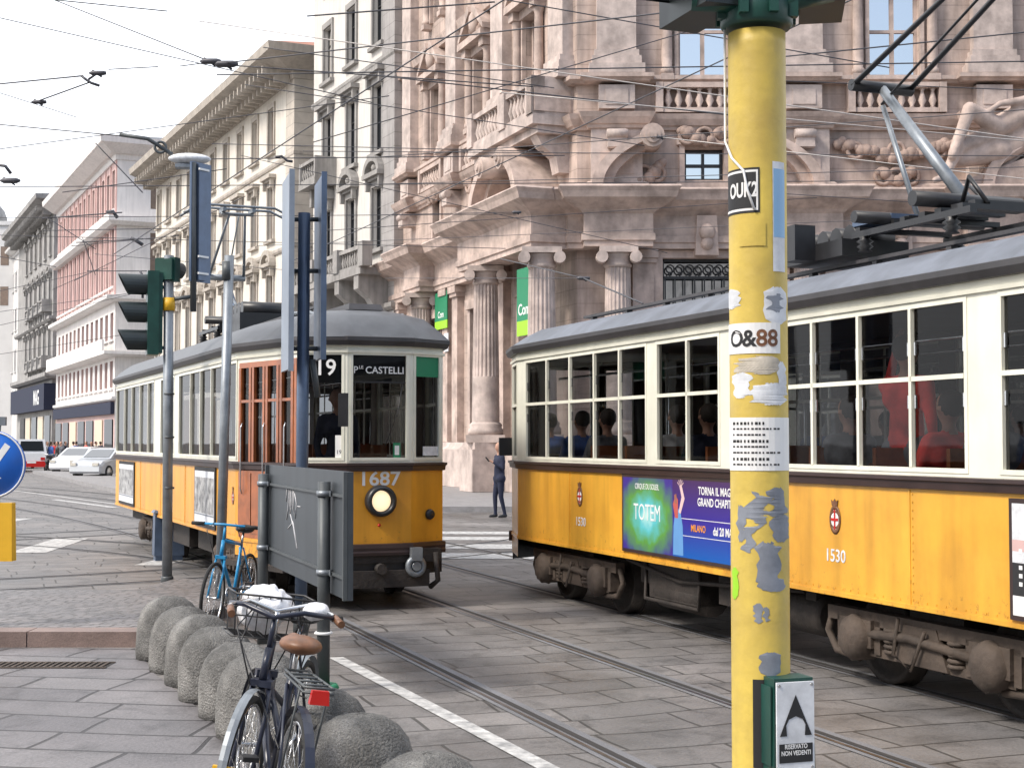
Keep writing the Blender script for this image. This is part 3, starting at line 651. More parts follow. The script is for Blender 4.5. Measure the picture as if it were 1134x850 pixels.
# piers of the parapet zone between windows, and giant upper pilasters with bases
upx = [(FR, fx(683)), (FR, fx(890)), (FR, fx(1101)), (WR, .9), (WR, wx(560)), (WR, wx(508)), (WR, wx(458))]
for Mx, x in upx:
    k = MB(Mx); k.box(x - .55, x + .55, 0, .44, 11.9, 12.62); k.box(x - .35, x + .35, 0, .47, 12.02, 12.5); k.box(x - .3, x + .3, 0, .6, 10.7, 11.25, .04); k.lathe([(.14, -.32), (.14, .32)], (x, .56, 11.1), 'x', 12); k.lathe([(.09, -.3), (.09, .3)], (x, .5, 10.75), 'x', 12); k.box(x - .85, x + .85, 0, .62, 12.962, 13.25); k.box(x - .75, x + .75, 0, .54, 13.252, 13.5); k.box(x - .68, x + .68, 0, .48, 13.502, 13.7)
    k.box(x - .6, x + .6, 0, .36, 13.702, 23.6); k.box(x - .72, x + .72, 0, .5, 23.602, 24.0); k.box(x - .8, x + .8, 0, .6, 24.002, 24.6)
    k.build('pilaster', M['pinkgrey'], BANK)
# upper windows: surrounds with engaged colonnettes
def bank_window(a, h, ped):
    m = MB(); m.box(-a - .12, -a + .0, -.02, .14, 0, h); m.box(a, a + .12, -.02, .14, 0, h); m.box(-a - .2, a + .2, -.02, .2, h, h + .3)
    for sx in (-1, 1):
        m.lathe([(.2, 0), (.2, .16), (.15, .2), (.17, .5), (.14, h - .2), (.2, h - .05), (.2, h)], (sx * (a + .36), .16, 0), 'z', 10)
        m.box(sx * (a + .36) - .2, sx * (a + .36) + .2, 0, .36, -.2, -.002); m.box(sx * (a + .36) - .22, sx * (a + .36) + .22, 0, .42, h + .002, h + .3)
    m.box(-a - .7, a + .7, 0, .55, h + .302, h + .55)
    if ped == 'tri':
        for s_ in (-1, 1): m.prism([(s_ * (a + .75), h + .552), (s_ * (a + .75), h + .75), (s_ * .3, h + 1.75), (s_ * .12, h + 1.5)], 0, .5)
        m.ball((0, .3, h + 1.1), .34, 6, (1, .7, 1.3)); m.prism([(-a * .8, h + .552), (a * .8, h + .552), (0, h + 1.4)], 0, .2)
    else:
        n = 10
        for i in range(n):
            a0, a1 = math.pi * i / n, math.pi * (i + 1) / n; o_, i_ = a + .72, a + .45
            m.prism([(o_ * math.cos(a0), h + .552 + .9 * math.sin(a0)), (o_ * math.cos(a1), h + .552 + .9 * math.sin(a1)), (i_ * math.cos(a1), h + .552 + .66 * math.sin(a1)), (i_ * math.cos(a0), h + .552 + .66 * math.sin(a0))], 0, .5)
        m.ball((0, .2, h + .95), .32, 6)
    w = m.build('window', M['pinkplain'], BANK); y = -.25; f = MB()
    for x0, x1 in ((-a, -a + .09), (a - .09, a), (-.06, .06)): f.box(x0, x1, y - .04, y + .04, 0, h)
    for z0, z1 in ((0, .09), (h * .42, h * .42 + .09), (h - .09, h)): f.box(-a + .092, a - .092, y - .035, y + .035, z0, z1)
    f.build('frame', M['pinkplain'] , w); MB().quad((-a, y - .02, 0), (-a, y - .02, h), (a, y - .02, h), (a, y - .02, 0)).build('pane', M['winsky'], w)
    return w
def world_of(Mx, x, z): p = Mx @ Vector((x, 0, z)); return (p.x, p.y, p.z)
rzF = math.atan2(FR[1][0], FR[0][0]); rzW = math.atan2(WR[1][0], WR[0][0])
wp = bank_window(.78, 3.3, 'arc')
for i, x in enumerate(bays):
    o = wp if i == 0 else dup(wp, BANK); o.location = world_of(FR, x, 13.0); o.rotation_euler = (0, 0, rzF)
wq = bank_window(.6, 2.6, 'tri')
for i, x in enumerate(wb):
    o = wq if i == 0 else dup(wq, BANK); o.location = world_of(WR, x, 13.3); o.rotation_euler = (0, 0, rzW)
wr_ = bank_window(.7, 3.0, 'arc')
for i, (Mx, x) in enumerate([(FR, x) for x in bays] + [(WR, x) for x in wb]):
    o = wr_ if i == 0 else dup(wr_, BANK); o.location = world_of(Mx, x, 18.6); o.rotation_euler = (0, 0, rzF if Mx is FR else rzW)
# small barred mezzanine windows
def small_window(Mx, x, a, z0, z1):
    m = MB(Mx); m.box(x - a - .16, x - a, 0, .1, z0 - .1, z1 + .1); m.box(x + a, x + a + .16, 0, .1, z0 - .1, z1 + .1); m.box(x - a - .25, x + a + .25, 0, .16, z1 + .1, z1 + .28); m.box(x - a - .25, x + a + .25, 0, .2, z0 - .28, z0 - .1)
    w = m.build('window', M['pinkplain'], BANK); f = MB(Mx)
    for q in (-a, -.04, a - .08): f.box(x + q, x + q + .08, -.3, -.22, z0, z1)
    for q in (z0, (z0 + z1) / 2 - .04, z1 - .08): f.box(x - a, x + a, -.29, -.23, q, q + .08)
    f.build('window_bars', M['black'], w); MB(Mx).quad((x - a, -.32, z0), (x - a, -.32, z1), (x + a, -.32, z1), (x + a, -.32, z0)).build('pane', M['winsky'], w)
small_window(FR, bays[0], .6, 9.78, 10.75); small_window(FR, bays[2], .6, 9.78, 10.75)
small_window(WR, wb[2], .45, 9.7, 11.3); small_window(WR, wb[1], .6, 9.6, 11.0); small_window(WR, wb[0], .7, 9.6, 11.2)
# ground floor windows with iron grilles
for x in bays:
    m = MB(FR); m.box(x - 1.62, x - 1.3, 0, .22, 1.8, 7.36); m.box(x + 1.3, x + 1.62, 0, .22, 1.8, 7.36); m.box(x - 1.62, x + 1.62, 0, .2, 7.362, 7.6)
    m.box(x - .35, x + .35, 0, .62, 7.4, 8.6, .05, 0); m.ball((x, .6, 8.1), .26, 6); m.ball((x, .62, 7.75), .2, 6)
    w = m.build('window', M['pinkplain'], BANK)
    g = MB(FR)
    for i in range(9): g.box(x - 1.2 + i * .3 - .02, x - 1.2 + i * .3 + .02, -.06, -.02, 3.2, 6.75)
    g.box(x - 1.3, x + 1.3, -.08, 0, 6.75, 6.82); g.box(x - 1.3, x + 1.3, -.08, 0, 7.28, 7.35); g.box(x - 1.3, x - 1.24, -.08, 0, 3.2, 7.35); g.box(x + 1.24, x + 1.3, -.08, 0, 3.2, 7.35)
    for i in range(8): g.torus((x - 1.05 + i * .3, -.04, 7.05), .12, .025, 'y', 14, 5); g.torus((x - 1.05 + i * .3, -.04, 6.9), .05, .02, 'y', 10, 5)
    g.build('iron_grille', M['black'], w)
    MB(FR).quad((x - 1.3, -.3, 3.2), (x - 1.3, -.3, 7.35), (x + 1.3, -.3, 7.35), (x + 1.3, -.3, 3.2)).build('pane', M['winsky'], w)
for x in wb:
    m = MB(WR); m.box(x - 1.05, x - .8, 0, .2, 1.76, 6.6); m.box(x + .8, x + 1.05, 0, .2, 1.76, 6.6); m.box(x - 1.1, x + 1.1, 0, .3, 6.602, 6.95); w = m.build('window', M['pinkplain'], BANK)
    MB(WR).quad((x - .8, -.3, 1.6), (x - .8, -.3, 6.6), (x + .8, -.3, 6.6), (x + .8, -.3, 1.6)).build('pane', M['winglass'], w)
# fluted columns
def column(c, r, z0, z1):
    m = MB(); nfl = 20; n = nfl * 4; prof = [(1.28, 0), (1.28, .18), (1.15, .24), (1.2, .34), (1.02, .42)]
    m.box(c.x - r * 1.4, c.x + r * 1.4, c.y - r * 1.4, c.y + r * 1.4, z0 - .25, z0 - .002)
    m.lathe([(r * a, h) for a, h in prof], (c.x, c.y, z0), 'z', 24)
    rows = [z0 + .42, z0 + (z1 - z0) * .35, z0 + (z1 - z0) * .35 + .02, z1 - .5]; rad = [1, .97, .97, .86]; fl = [0, 0, .075, .075]
    vs = []; fs = []
    for z, q, f_ in zip(rows, rad, fl):
        for k in range(n):
            t = 2 * math.pi * k / n; rr = r * q * (1 - f_ * (1 if k % 4 in (1, 2) else 0)); vs.append((c.x + rr * math.cos(t), c.y + rr * math.sin(t), z))
    for i in range(3):
        for k in range(n): k2 = (k + 1) % n; fs.append((i * n + k, i * n + k2, (i + 1) * n + k2, (i + 1) * n + k))
    m.add(vs, fs); m.lathe([(r * .9, -.5), (r * .98, -.42), (r * .9, -.36), (r * .92, -.2), (r * 1.15, -.12), (r * 1.15, -.08)], (c.x, c.y, z1), 'z', 24)
    m.box(c.x - r * 1.3, c.x + r * 1.3, c.y - r * 1.3, c.y + r * 1.3, z1 - .078, z1 + .1)
    for sx in (-1, 1): m.lathe([(.18, -.25), (.18, .25)], (c.x + sx * r * 1.15, c.y - r * .9, z1 - .22), 'y', 12)
    return m.build('column', M['pinkgrey'], BANK)
for px in (683, 890, 1101): p = FR @ Vector((fx(px), .62, 0)); column(p, .44, 2.0, 7.5)
p = FR @ Vector((fx(634), .62, 0)); 
for px, o_ in ((538, 1.2), (600, 1.2), (466, .62)): p = WR @ Vector((wxo(px, o_), o_, 0)); column(p, .46, 2.0, 7.5)
for Mx, x in [(FR, colx[0]), (FR, colx[1]), (FR, colx[2]), (WR, wxo(538, 1.2)), (WR, wxo(600, 1.2)), (WR, wxo(466, .62))]:
    o_ = .58 if Mx is WR and x < 8 else 0; m = MB(Mx); m.box(x - .66, x + .66, .45 + o_, 1.32 + o_, .131, 1.52); m.build('column_base', M['pinkgrey'], BANK); m = MB(Mx); m.box(x - .62, x + .62, .4 + o_, 1.22 + o_, 1.522, 1.75)
    m.build('column_pedestal', M['pinkgrey'], BANK)
for Mx, x in [(FR, fx(712)), (FR, fx(862)), (FR, fx(925)), (FR, fx(1070)), (FR, fx(1130)), (WR, wx(562)), (WR, wx(511)), (WR, wx(447)), (WR, wx(500))]:
    m = MB(Mx); m.box(x - .32, x + .32, 0, .28, 1.76, 7.2); m.box(x - .4, x + .4, 0, .36, 7.202, 7.35); m.box(x - .45, x + .45, 0, .42, 7.352, 7.6); m.build('pilaster', M['pinkplain'], BANK)
# broken curved pediments
def arcped(Mx, x, rx, rz, z, a_from, a_to, name='pediment', y1=1.05, th=.34):
    m = MB(Mx); n = 12
    for i in range(n):
        a0 = R(a_from + (a_to - a_from) * i / n); a1 = R(a_from + (a_to - a_from) * (i + 1) / n)
        for (o0, i0, yy) in ((1.0, 1 - th / rx, y1), (1 - th / rx, 1 - 1.9 * th / rx, y1 * .72)):
            m.prism([(x + rx * o0 * math.cos(a0), z + rz * o0 * math.sin(a0)), (x + rx * o0 * math.cos(a1), z + rz * o0 * math.sin(a1)), (x + rx * i0 * math.cos(a1), z + rz * i0 * math.sin(a1)), (x + rx * i0 * math.cos(a0), z + rz * i0 * math.sin(a0))], .0, yy)
    ae = R(a_to); ex, ez = x + (rx - th) * math.cos(ae), z + (rz - .1) * math.sin(ae)
    for r_, yy in ((.36, y1 + .05), (.24, y1 + .12), (.12, y1 + .18)): m.lathe([(r_, .05), (r_, yy)], (ex, 0, ez), 'y', 16)
    return m.build(name, M['pinkplain'], BANK)
for x in bays[:1]: 
    arcped(FR, x, 3.5, 1.9, 9.42, 0, 58); arcped(FR, x, 3.5, 1.9, 9.42, 180, 122)
arcped(FR, bays[2], 3.5, 1.9, 9.42, 0, 58)
pcx = wxo(549, 1.3); arcped(WR, pcx, 2.3, 1.75, 9.42, 0, 62, y1=1.5); arcped(WR, pcx, 2.3, 1.75, 9.42, 180, 118, y1=1.5)
# carved ornament
def carving(Mx, x, z, w_, h_, n, y=.1, s=.16, name='carved_ornament', seed=1):
    rnd = random.Random(seed); m = MB(Mx)
    for i in range(n):
        t = i / max(1, n - 1); a = (t - .5) * w_; zz = z + h_ * (math.cos(t * math.pi * 2) * .5) + rnd.uniform(-.2, .2) * h_
        m.ball((x + a, y + rnd.uniform(-.03, .08), zz), s * rnd.uniform(.6, 1.25), 6, (1, .8, 1))
    for i in range(3):
        q = x + (i - 1) * w_ * .35; m.torus((q, y + .04, z), s * 1.5, s * .42, 'y', 14, 5)
    return m.build(name, M['pinkdark'], BANK)
for j, (Mx, x, z, ww, hh, n) in enumerate([(FR, bays[0] + 1.85, 9.95, 1.1, .5, 26), (FR, bays[0] - 1.85, 9.95, 1.1, .5, 26), (FR, bays[0], 11.1, 1.5, .35, 22), (FR, bays[1], 10.65, 3.6, .45, 46), (FR, bays[1], 9.85, 1.2, .3, 16), (WR, wb[0] + 1.2, 10.3, 1.4, .6, 46), (WR, wb[1] + .4, 11.2, 1.6, .5, 22), (WR, wb[2], 11.5, 1.2, .3, 16), (FR, bays[2], 10.8, 2.5, .6, 40),
      (FR, colx[0], 10.9, .8, .3, 12), (FR, colx[1], 10.9, .8, .3, 12), (FR, bays[0], 8.1, .5, .5, 14), (WR, wx(510), 8.3, 2.2, .2, 20), (WR, wb[1], 16.7, 1.4, .5, 24), (WR, wb[2], 16.7, 1.4, .5, 24)]):
    carving(Mx, x, z, ww, hh, n, y=.16, seed=j)
# projecting corner balcony
k = MB(WR); s0, s1 = .3, wxo(517, 1.38)
k.box(s0, s1, 0, 1.35, 11.5, 11.82); k.box(s0 + .1, s1 - .1, 0, 1.15, 11.25, 11.498)
for a_, b_ in ((s0, s0 + .5), (2.7, 3.3), (s1 - .5, s1)): k.box(a_, b_, .95, 1.4, 11.822, 12.98)
k.box(s0, s0 + .4, 0, 1.4, 11.822, 12.98)
balustrade(k, s0 + .5, 2.7, 1.18, 11.822, 12.9, 6, .12); balustrade(k, 3.3, s1 - .5, 1.18, 11.822, 12.9, 9, .12); k.box(s1 - .35, s1, .04, .94, 11.822, 12.96)
for x in (s0 + .6, 3.2, s1 - .6):
    pf = [(0, 10.1), (.35, 10.1), (.45, 10.6), (.9, 10.9), (1.1, 11.25), (0, 11.25)]; MM = k.M; k.M = WR @ Matrix.Translation((x, 0, 0)) @ Matrix.Rotation(R(90), 4, 'Z'); k.prism(pf, -.28, .28); k.M = MM
k.build('balcony', M['pinkgrey'], BANK)
if 0: cp_ = [FR @ Vector((LF - 1.3, .0, 0)), FR @ Vector((LF - 1.3, .75, 0)), FR @ Vector((LF - .1, .85, 0)), WR @ Vector((.5, .8, 0)), WR @ Vector((1.3, .9, 0)), WR @ Vector((1.3, 0, 0))]
MB(WR).box(s0 - .03, s0 - .002, .1, 1.3, 11.9, 12.6).build('balcony_panel', M['pinkplain'], BANK)
# green banners
for i, (px0, px1, py0, py1, tx) in enumerate(((574, 588, 296, 371, True), (481, 496, 323, 364, False))):
    bo_ = 1.24 if i == 0 else .35; x0 = x1 = wxo((px0 + px1) / 2, bo_); Yb = 44 + .935 * x0 - .354 * bo_; z0, z1 = fz(py1, Yb), fz(py0, Yb); bw_ = .62 if i == 0 else .75; x0 = x0 - bw_; x1 = x0 + 2 * bw_
    B_ = empty('banner', (0, 0, 0), 0, ['long green and lime bank banner between columns, showing the letters Com', 'shorter green bank banner above the oncoming tram roof, in the far doorway'][i], 'banner')
    B_.location = (OX, OY, 0)
    k = MB(WR); k.box(x0, x1, bo_ - .02, bo_ + .02, z0 + (z1 - z0) * .22, z1); k.build('cloth', M['bankgreen'], B_)
    k = MB(WR); k.box(x0, x1, bo_ - .02, bo_ + .02, z0, z0 + (z1 - z0) * .22 - .002); k.build('lower_cloth', M['lime'], B_)
    text('Com', .5 if i == 0 else .36, upright(WR, x0 + bw_, bo_ + .022, z0 + (z1 - z0) * .38), M['white'], 'lettering', B_, .01)
    text('sempre', .24, upright(WR, x0 + .75, 1.262, z0 + (z1 - z0) * .27), M['white'], 'lettering', B_, .0) if 0 else None
# brass plates by the door
k = MB(WR); q = wx(503); k.box(q - .25, q + .25, .3, .34, 5.2, 5.9); k.build('wall_plate', M['paper'], BANK)
# pavement in front of the bank
pv = [(LF + OX, OY), (OX, OY), (OX + e.x, OY + e.y), (-22, 96), (-27, 94)]
k = MB(); q = MB().sweep([(LF + OX + 20, OY), (OX, OY), (OX + e.x, OY + e.y), (-4.71 - 15, 59 + 32), (-50, 156), (-75, 210)], [(-1, 0), (7, 0), (7, .12), (-1, .12)]); struct(q.build('bank_pavement', M['kerbgrey']))
struct(MB().sweep([(LF + OX + 20, OY), (OX, OY), (OX + e.x, OY + e.y), (-4.71 - 15, 59 + 32), (-50, 156), (-75, 210)], [(7, 0), (7.3, 0), (7.3, .14), (7, .14)]).build('bank_kerb', M['kerbgrey']))
# far kerb island by the parked cars
i0, i1 = G(36, 524), G(150, 551)
struct(MB().slab([(i0.x, i0.y), (i1.x, i1.y), (i1.x + 1.5, i1.y + 1.2), (i0.x + 2.5, i0.y + 1)], 0, .15).build('far_kerb', M['kerbgrey']))
# ------------------------------------------------------------------ people
def person_mesh(caps, mats, voxel=.022):
    """one continuous body: tapered limbs fused by a voxel remesh; each face takes the cloth of the nearest limb"""
    m = MB()
    for p0, r0, p1, r1, mi in caps:
        p0 = Vector(p0); p1 = Vector(p1); m.ball(p0, r0, 8); m.ball(p1, r1, 8)
        if (p1 - p0).length > 1e-3: m.tube([p0, p1], [r0, r1], 12)
    o = m.build('tmp', mats[0]); md = o.modifiers.new('r', 'REMESH'); md.mode = 'VOXEL'; md.voxel_size = voxel; sm = o.modifiers.new('s', 'SMOOTH'); sm.factor = .5; sm.iterations = 3
    me = freeze(o); bpy.data.objects.remove(o); me.materials.clear()
    for q in mats: me.materials.append(q)
    for p in me.polygons:
        c = p.center; best = 9; bi = 0
        for p0, r0, p1, r1, mi in caps:
            a = Vector(p0); b = Vector(p1); ab = b - a; t = 0 if ab.length < 1e-4 else max(0, min(1, (c - a).dot(ab) / ab.length_squared)); dd = (c - (a + ab * t)).length - (r0 + (r1 - r0) * t)
            if dd < best: best = dd; bi = mi
        p.material_index = bi; p.use_smooth = True
    return me
def caps_person(pose='stand', torso=1, legs=2, arms=1, h=1.0):
    """faces -y. materials: 0 skin 1 top 2 trousers 3 hair 4 shoes"""
    c = []
    sit = pose == 'sit'; hip = .92 if not sit else .50
    sh = hip + .50
    c += [((-.09, 0, hip), .12, (.09, 0, hip), .12, legs), ((0, 0, hip + .06), .13, (0, 0, hip + .25), .125, torso), ((-.08, 0, sh - .1), .115, (.08, 0, sh - .1), .115, torso), ((-.15, 0, sh), .065, (.15, 0, sh), .065, torso)]
    c += [((0, 0, sh + .03), .055, (0, -.01, sh + .12), .05, 0), ((0, -.015, sh + .2), .082, (0, -.01, sh + .26), .09, 0), ((0, .025, sh + .27), .094, (0, .02, sh + .25), .092, 3), ((0, -.1, sh + .2), .016, (0, -.098, sh + .225), .012, 0), ((-.095, 0, sh + .22), .02, (.095, 0, sh + .22), .02, 0)]
    if sit:
        for s in (-1, 1): c += [((s * .1, 0, hip - .02), .09, (s * .11, -.42, hip), .065, legs), ((s * .11, -.42, hip), .06, (s * .11, -.44, .08), .045, legs), ((s * .11, -.44, .05), .045, (s * .11, -.58, .04), .035, 4)]
    elif pose == 'walk' or pose == 'stroll':
        for s, dy in ((-1, -.22), (1, .22)) if pose == 'walk' else ((-1, -.06), (1, .1)):
            ky = (-.1 if s < 0 else .02) if pose == 'walk' else (-.03 if s < 0 else .04); c += [((s * .09, 0, hip), .092, (s * .09, ky - .04, .5), .062, legs), ((s * .09, ky - .04, .5), .06, (s * .09, dy, .1), .042, legs), ((s * .09, dy + .02, .05), .045, (s * .09, dy - .15, .035), .032, 4)]
    else:
        for s in (-1, 1): c += [((s * .09, 0, hip), .092, (s * .1, -.01, .5), .062, legs), ((s * .1, -.01, .5), .06, (s * .11, 0, .1), .042, legs), ((s * .11, .02, .05), .045, (s * .12, -.14, .035), .032, 4)]
    for s in (-1, 1):
        el = (s * .23, .03, sh - .28); ha = (s * .21, -.06, sh - .52)
        if pose in ('walk', 'stroll') and s == 1: el = (.22, .0, sh - .27); ha = (.08, -.2, sh - .12)
        if pose in ('walk', 'stroll') and s == -1: el = (-.22, .08, sh - .27); ha = (-.19, -.02, sh - .52)
        if sit: el = (s * .24, -.08, sh - .26); ha = (s * .12, -.3, sh - .3)
        if pose == 'hold' and s == 1: el = (.24, -.1, sh - .05); ha = (.2, -.18, sh + .3)
        c += [((s * .175, 0, sh - .01), .062, el, .045, arms), (el, .043, ha, .03, arms)]
        d = (Vector(ha) - Vector(el)).normalized(); hv = Vector(ha); c += [(ha, .03, tuple(hv + d * .07), .03, 0)]
        sd_ = Vector((1, 0, 0)) if abs(d.x) < .7 else Vector((0, 1, 0))
        for q in (-.027, -.009, .009, .027): a = hv + d * .08 + sd_ * q; b = a + d * (.075 - abs(q) * .6) + Vector((0, -.015, -.01)); c.append((tuple(a), .010, tuple(b), .008, 0))
        a = hv + d * .03; c.append((tuple(a), .014, tuple(a + d * .05 + Vector((-s * .03, -.03, 0))), .010, 0))
    return c
def person(name, mats, caps, loc, rz, label, group=None, scale=1, voxel=.022):
    me = person_mesh(caps, mats, voxel); o = bpy.data.objects.new(name, me); COL.objects.link(o); o.location = loc; o.rotation_euler = (0, 0, rz); o.scale = (scale,) * 3
    return tag(o, label, 'person', group)

# ------------------------------------------------------------------ trams
PLAN2 = [(0, .36), (.22, .80), (1.75, 1.175), (11.95, 1.175), (12.25, .95), (12.25, -.95), (11.95, -1.175), (1.75, -1.175), (.22, -.80), (0, -.36)]
PLAN1 = [(0, .40), (.35, .95), (1.15, 1.175), (11.95, 1.175), (12.25, .95), (12.25, -.95), (11.95, -1.175), (1.15, -1.175), (.35, -.95), (0, -.40)]
PLAN = PLAN2
ZG, ZB, ZK = 2.82, 1.55, .66         # gutter, belt, skirt
def seg(i): return PLAN[i], PLAN[(i + 1) % len(PLAN)]
def tram(name, label, loc, rz, wins, PLAN=None, skirts=None, rk=1.0, roofm='roofgrey', paint='orange'):
    PLAN = PLAN or PLAN2
    def seg(i): return PLAN[i], PLAN[(i + 1) % len(PLAN)]
    """wins: {segment: [(s0,s1,z0,z1,[mullions],[bars]) ...]} measured along the segment"""
    T = empty(name, loc, rz, label, 'tram')
    n = len(PLAN)
    lo = MB(); cr = MB(); ln = MB(); 
    for i in range(n):
        a, b = seg(i); Mx = frame(a, b); L = (Vector(b) - Vector(a)).length
        hs = [(w[0], w[1], w[2], w[3]) for w in wins.get(i, []) if w[2] > ZB]
        ds = [(w[0], w[1], w[2], w[3]) for w in wins.get(i, []) if w[2] <= ZB]
        cr.M = Mx; 
        zb_ = ZB
        if ds:
            d0 = ds[0]; cr.wall(0, L, ZB, ZG, [(d0[0], d0[1], ZB - .01, d0[3])], .05)
            lo.M = Mx; zk = ZK
            lo.wall(0, d0[0], .5, ZB); lo.wall(d0[1], L, .5, ZB); lo.wall(d0[0], d0[1], .5, d0[2])
        else:
            cr.wall(0, L, ZB, ZG, hs, .06); lo.M = Mx
            zk = (skirts or {}).get(i, ZK)
            lo.wall(0, L, zk, ZB)
        ln.M = Mx
        ln.wall(0.03, L - .03, .8, ZG, hs + ds, .0, y=-.065)
    lo.M = None; 
    # bottom closing plate and wheel-arch step
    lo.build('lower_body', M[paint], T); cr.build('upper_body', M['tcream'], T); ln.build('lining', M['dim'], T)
    pl = [p for p in PLAN]
    fl = MB(); fl.slab([(x * .985 + .08, y * .93) for x, y in pl], .72, .80); fl.build('floor', M['black'], T)
    # belt rail, drip rail, gutter, skirt edge, panel beads
    bt = MB(); bt.sweep(pl, [(0, ZB - .075), (.028, ZB - .07), (.034, ZB - .02), (.05, ZB - .012), (.05, ZB + .012), (0, ZB + .016)], True); bt.build('belt_rail', M['belt'], T)
    k = MB(); k.sweep(pl, [(.002, 2.74), (.02, 2.74), (.025, 2.765), (.002, 2.765)], True); k.build('drip_strip', M['tcream'], T)
    k = MB(); k.sweep(pl, [(0, ZG), (.05, ZG), (.075, ZG + .05), (.075, ZG + .09), (-.1, ZG + .14)], True); k.build('gutter', M['roofdark'], T)
    # roof
    rings = [(1.0, .06, ZG + .085)] + [(a_, b_, ZG + .085 + c_ * rk) for a_, b_, c_ in ((.985, .03, .05), (.93, 0, .14), (.8, 0, .25), (.55, 0, .33), (.2, 0, .36))]; zt_ = ZG + .085 + .34 * rk
    m = MB(); cx = 6.1; vs = []
    for s_, off, z in rings:
        for (x, y) in pl:
            q = 1 - (1 - s_) * .42; vs.append((cx + (x - cx) * (1 - (1 - s_) * .16) + (off if x > cx else -off), y * s_ + (off if y > 0 else -off), z))
    fs = []
    for i in range(len(rings) - 1):
        for j in range(n): j2 = (j + 1) % n; fs.append((i * n + j, (i + 1) * n + j, (i + 1) * n + j2, i * n + j2)[::-1])
    fs.append([(len(rings) - 1) * n + j for j in range(n)]); m.sm = True; m.add(vs, fs); m.build('roof', M[roofm], T)
    k = MB()
    for y in (-.32, .32):
        k.box(1.2, 11.2, y - .04, y + .04, zt_ + .085, zt_ + .115)
        for i in range(11): k.box(1.4 + i * .95, 1.46 + i * .95, y - .03, y + .03, zt_, zt_ + .084)
    k.build('roof_boards', M['roofdark'], T)
    # windows
    for i, ws in wins.items():
        a, b = seg(i); Mx = frame(a, b)
        for w in ws:
            s0, s1, z0, z1, mull, bars = w[:6]; fm = w[6] if len(w) > 6 else 'tcream'; nm = w[7] if len(w) > 7 else 'window'
            f = MB(Mx); t = .022 if nm == 'window' else .05; y0, y1 = -.045, .006
            f.box(s0 - .01, s0 + t, y0, y1, z0 - .01, z1 + .01); f.box(s1 - t, s1 + .01, y0, y1, z0 - .01, z1 + .01)
            f.box(s0 + t, s1 - t, y0, y1, z0 - .01, z0 + t); f.box(s0 + t, s1 - t, y0, y1, z1 - t, z1 + .01)
            for q in mull: f.box(q - .015, q + .015, -.026, y1 + .004, z0 + t, z1 - t)
            for q in bars: f.box(s0 + t, s1 - t, y0 + .004, y1 + .004, q - .016, q + .016)
            W = f.build(nm, M[fm], T)
            xs = [s0] + list(mull) + [s1]; zs = [z0] + list(bars) + [z1]
            g = MB(Mx)
            for x0, x1 in zip(xs, xs[1:]): 
                for q0, q1 in zip(zs, zs[1:]): g.quad((x0, -.02, q0), (x0, -.02, q1), (x1, -.02, q1), (x1, -.02, q0))
            g.build('pane', M['tramglass'], W)
            # small latches on the sash bars
            if nm == 'window' and len(mull) > 1:
                l = MB(Mx)
                for x0, x1 in zip(xs, xs[1:]):
                    for q in (bars[0] + .16, bars[0] - .2) if bars else (): l.box(x0 + .024, x0 + .045, -.018, -.004, q, q + .09); l.box(x1 - .045, x1 - .024, -.018, -.004, q, q + .09)
                if l.v: l.build('latches', M['chrome'], W)
    # rivets along the skirt and posts (surface detail, one mesh)
    rv = MB()
    for i in (2, 6):
        a, b = seg(i); Mx = frame(a, b); rv.M = Mx; L = 10.2
        for j in range(100): rv.box(.05 + j * .1, .062 + j * .1, 0, .004, ZK + .05, ZK + .062)
        for s_ in (1.2, 3.2, 5.2, 7.2, 9.2):
            for j in range(14): rv.box(s_, s_ + .012, 0, .005, .72 + j * .055, .732 + j * .055)
            rv.box(s_ + .03, s_ + .05, 0, .006, ZK + .01, ZB - .08)
    rv.build('rivets', M[paint], T)
    k = MB(); k.sweep(pl, [(.001, ZK - .0), (.012, ZK), (.012, ZK + .03), (.001, ZK + .03)], True); k.build('skirt_edge', M[paint], T)
    # interior: benches, poles, ceiling lamps, ceiling
    k = MB()
    for x in [2.6 + i * .85 for i in range(11)]:
        for s_ in (-1, 1): k.box(x, x + .42, s_ * 1.05 - (.0 if s_ < 0 else .75), s_ * 1.05 + (.75 if s_ < 0 else 0), 1.18, 1.24); k.box(x + .4, x + .44, s_ * 1.05 - (.0 if s_ < 0 else .75), s_ * 1.05 + (.75 if s_ < 0 else 0), 1.241, 1.75)
    k.build('benches', M['wood'], T)
    k = MB()
    for x in (2.2, 4.4, 6.5, 8.6, 10.6): k.tube([(x, .25, .8), (x, .25, 2.8)], .018)
    for s_ in (-1, 1): k.tube([(.8, s_ * .5, 2.55), (11.6, s_ * .5, 2.55)], .015)
    k.build('grab_rails', M['chrome'], T)
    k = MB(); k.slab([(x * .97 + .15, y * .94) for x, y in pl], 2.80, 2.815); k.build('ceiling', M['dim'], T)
    # bogies
    for cxb in (2.43, 8.62):
        B = empty('bogie', (cxb, 0, 0)); B.parent = T
        for ax in (-.75, .75):
            for s_ in (-1, 1):
                w_ = MB(); w_.lathe([(.0, -.06), (.12, -.065), (.13, -.02), (.27, -.02), (.29, -.055), (.335, -.06), (.335, .05), (.365, .055), (.365, .075), (.0, .075)] if s_ < 0 else [(.0, -.075), (.365, -.075), (.365, -.055), (.335, -.05), (.335, .06), (.29, .055), (.27, .02), (.13, .02), (.12, .065), (0, .06)], (ax, s_ * .7225, .338), 'y', 28)
                w_.build('wheel', M['under'], B)
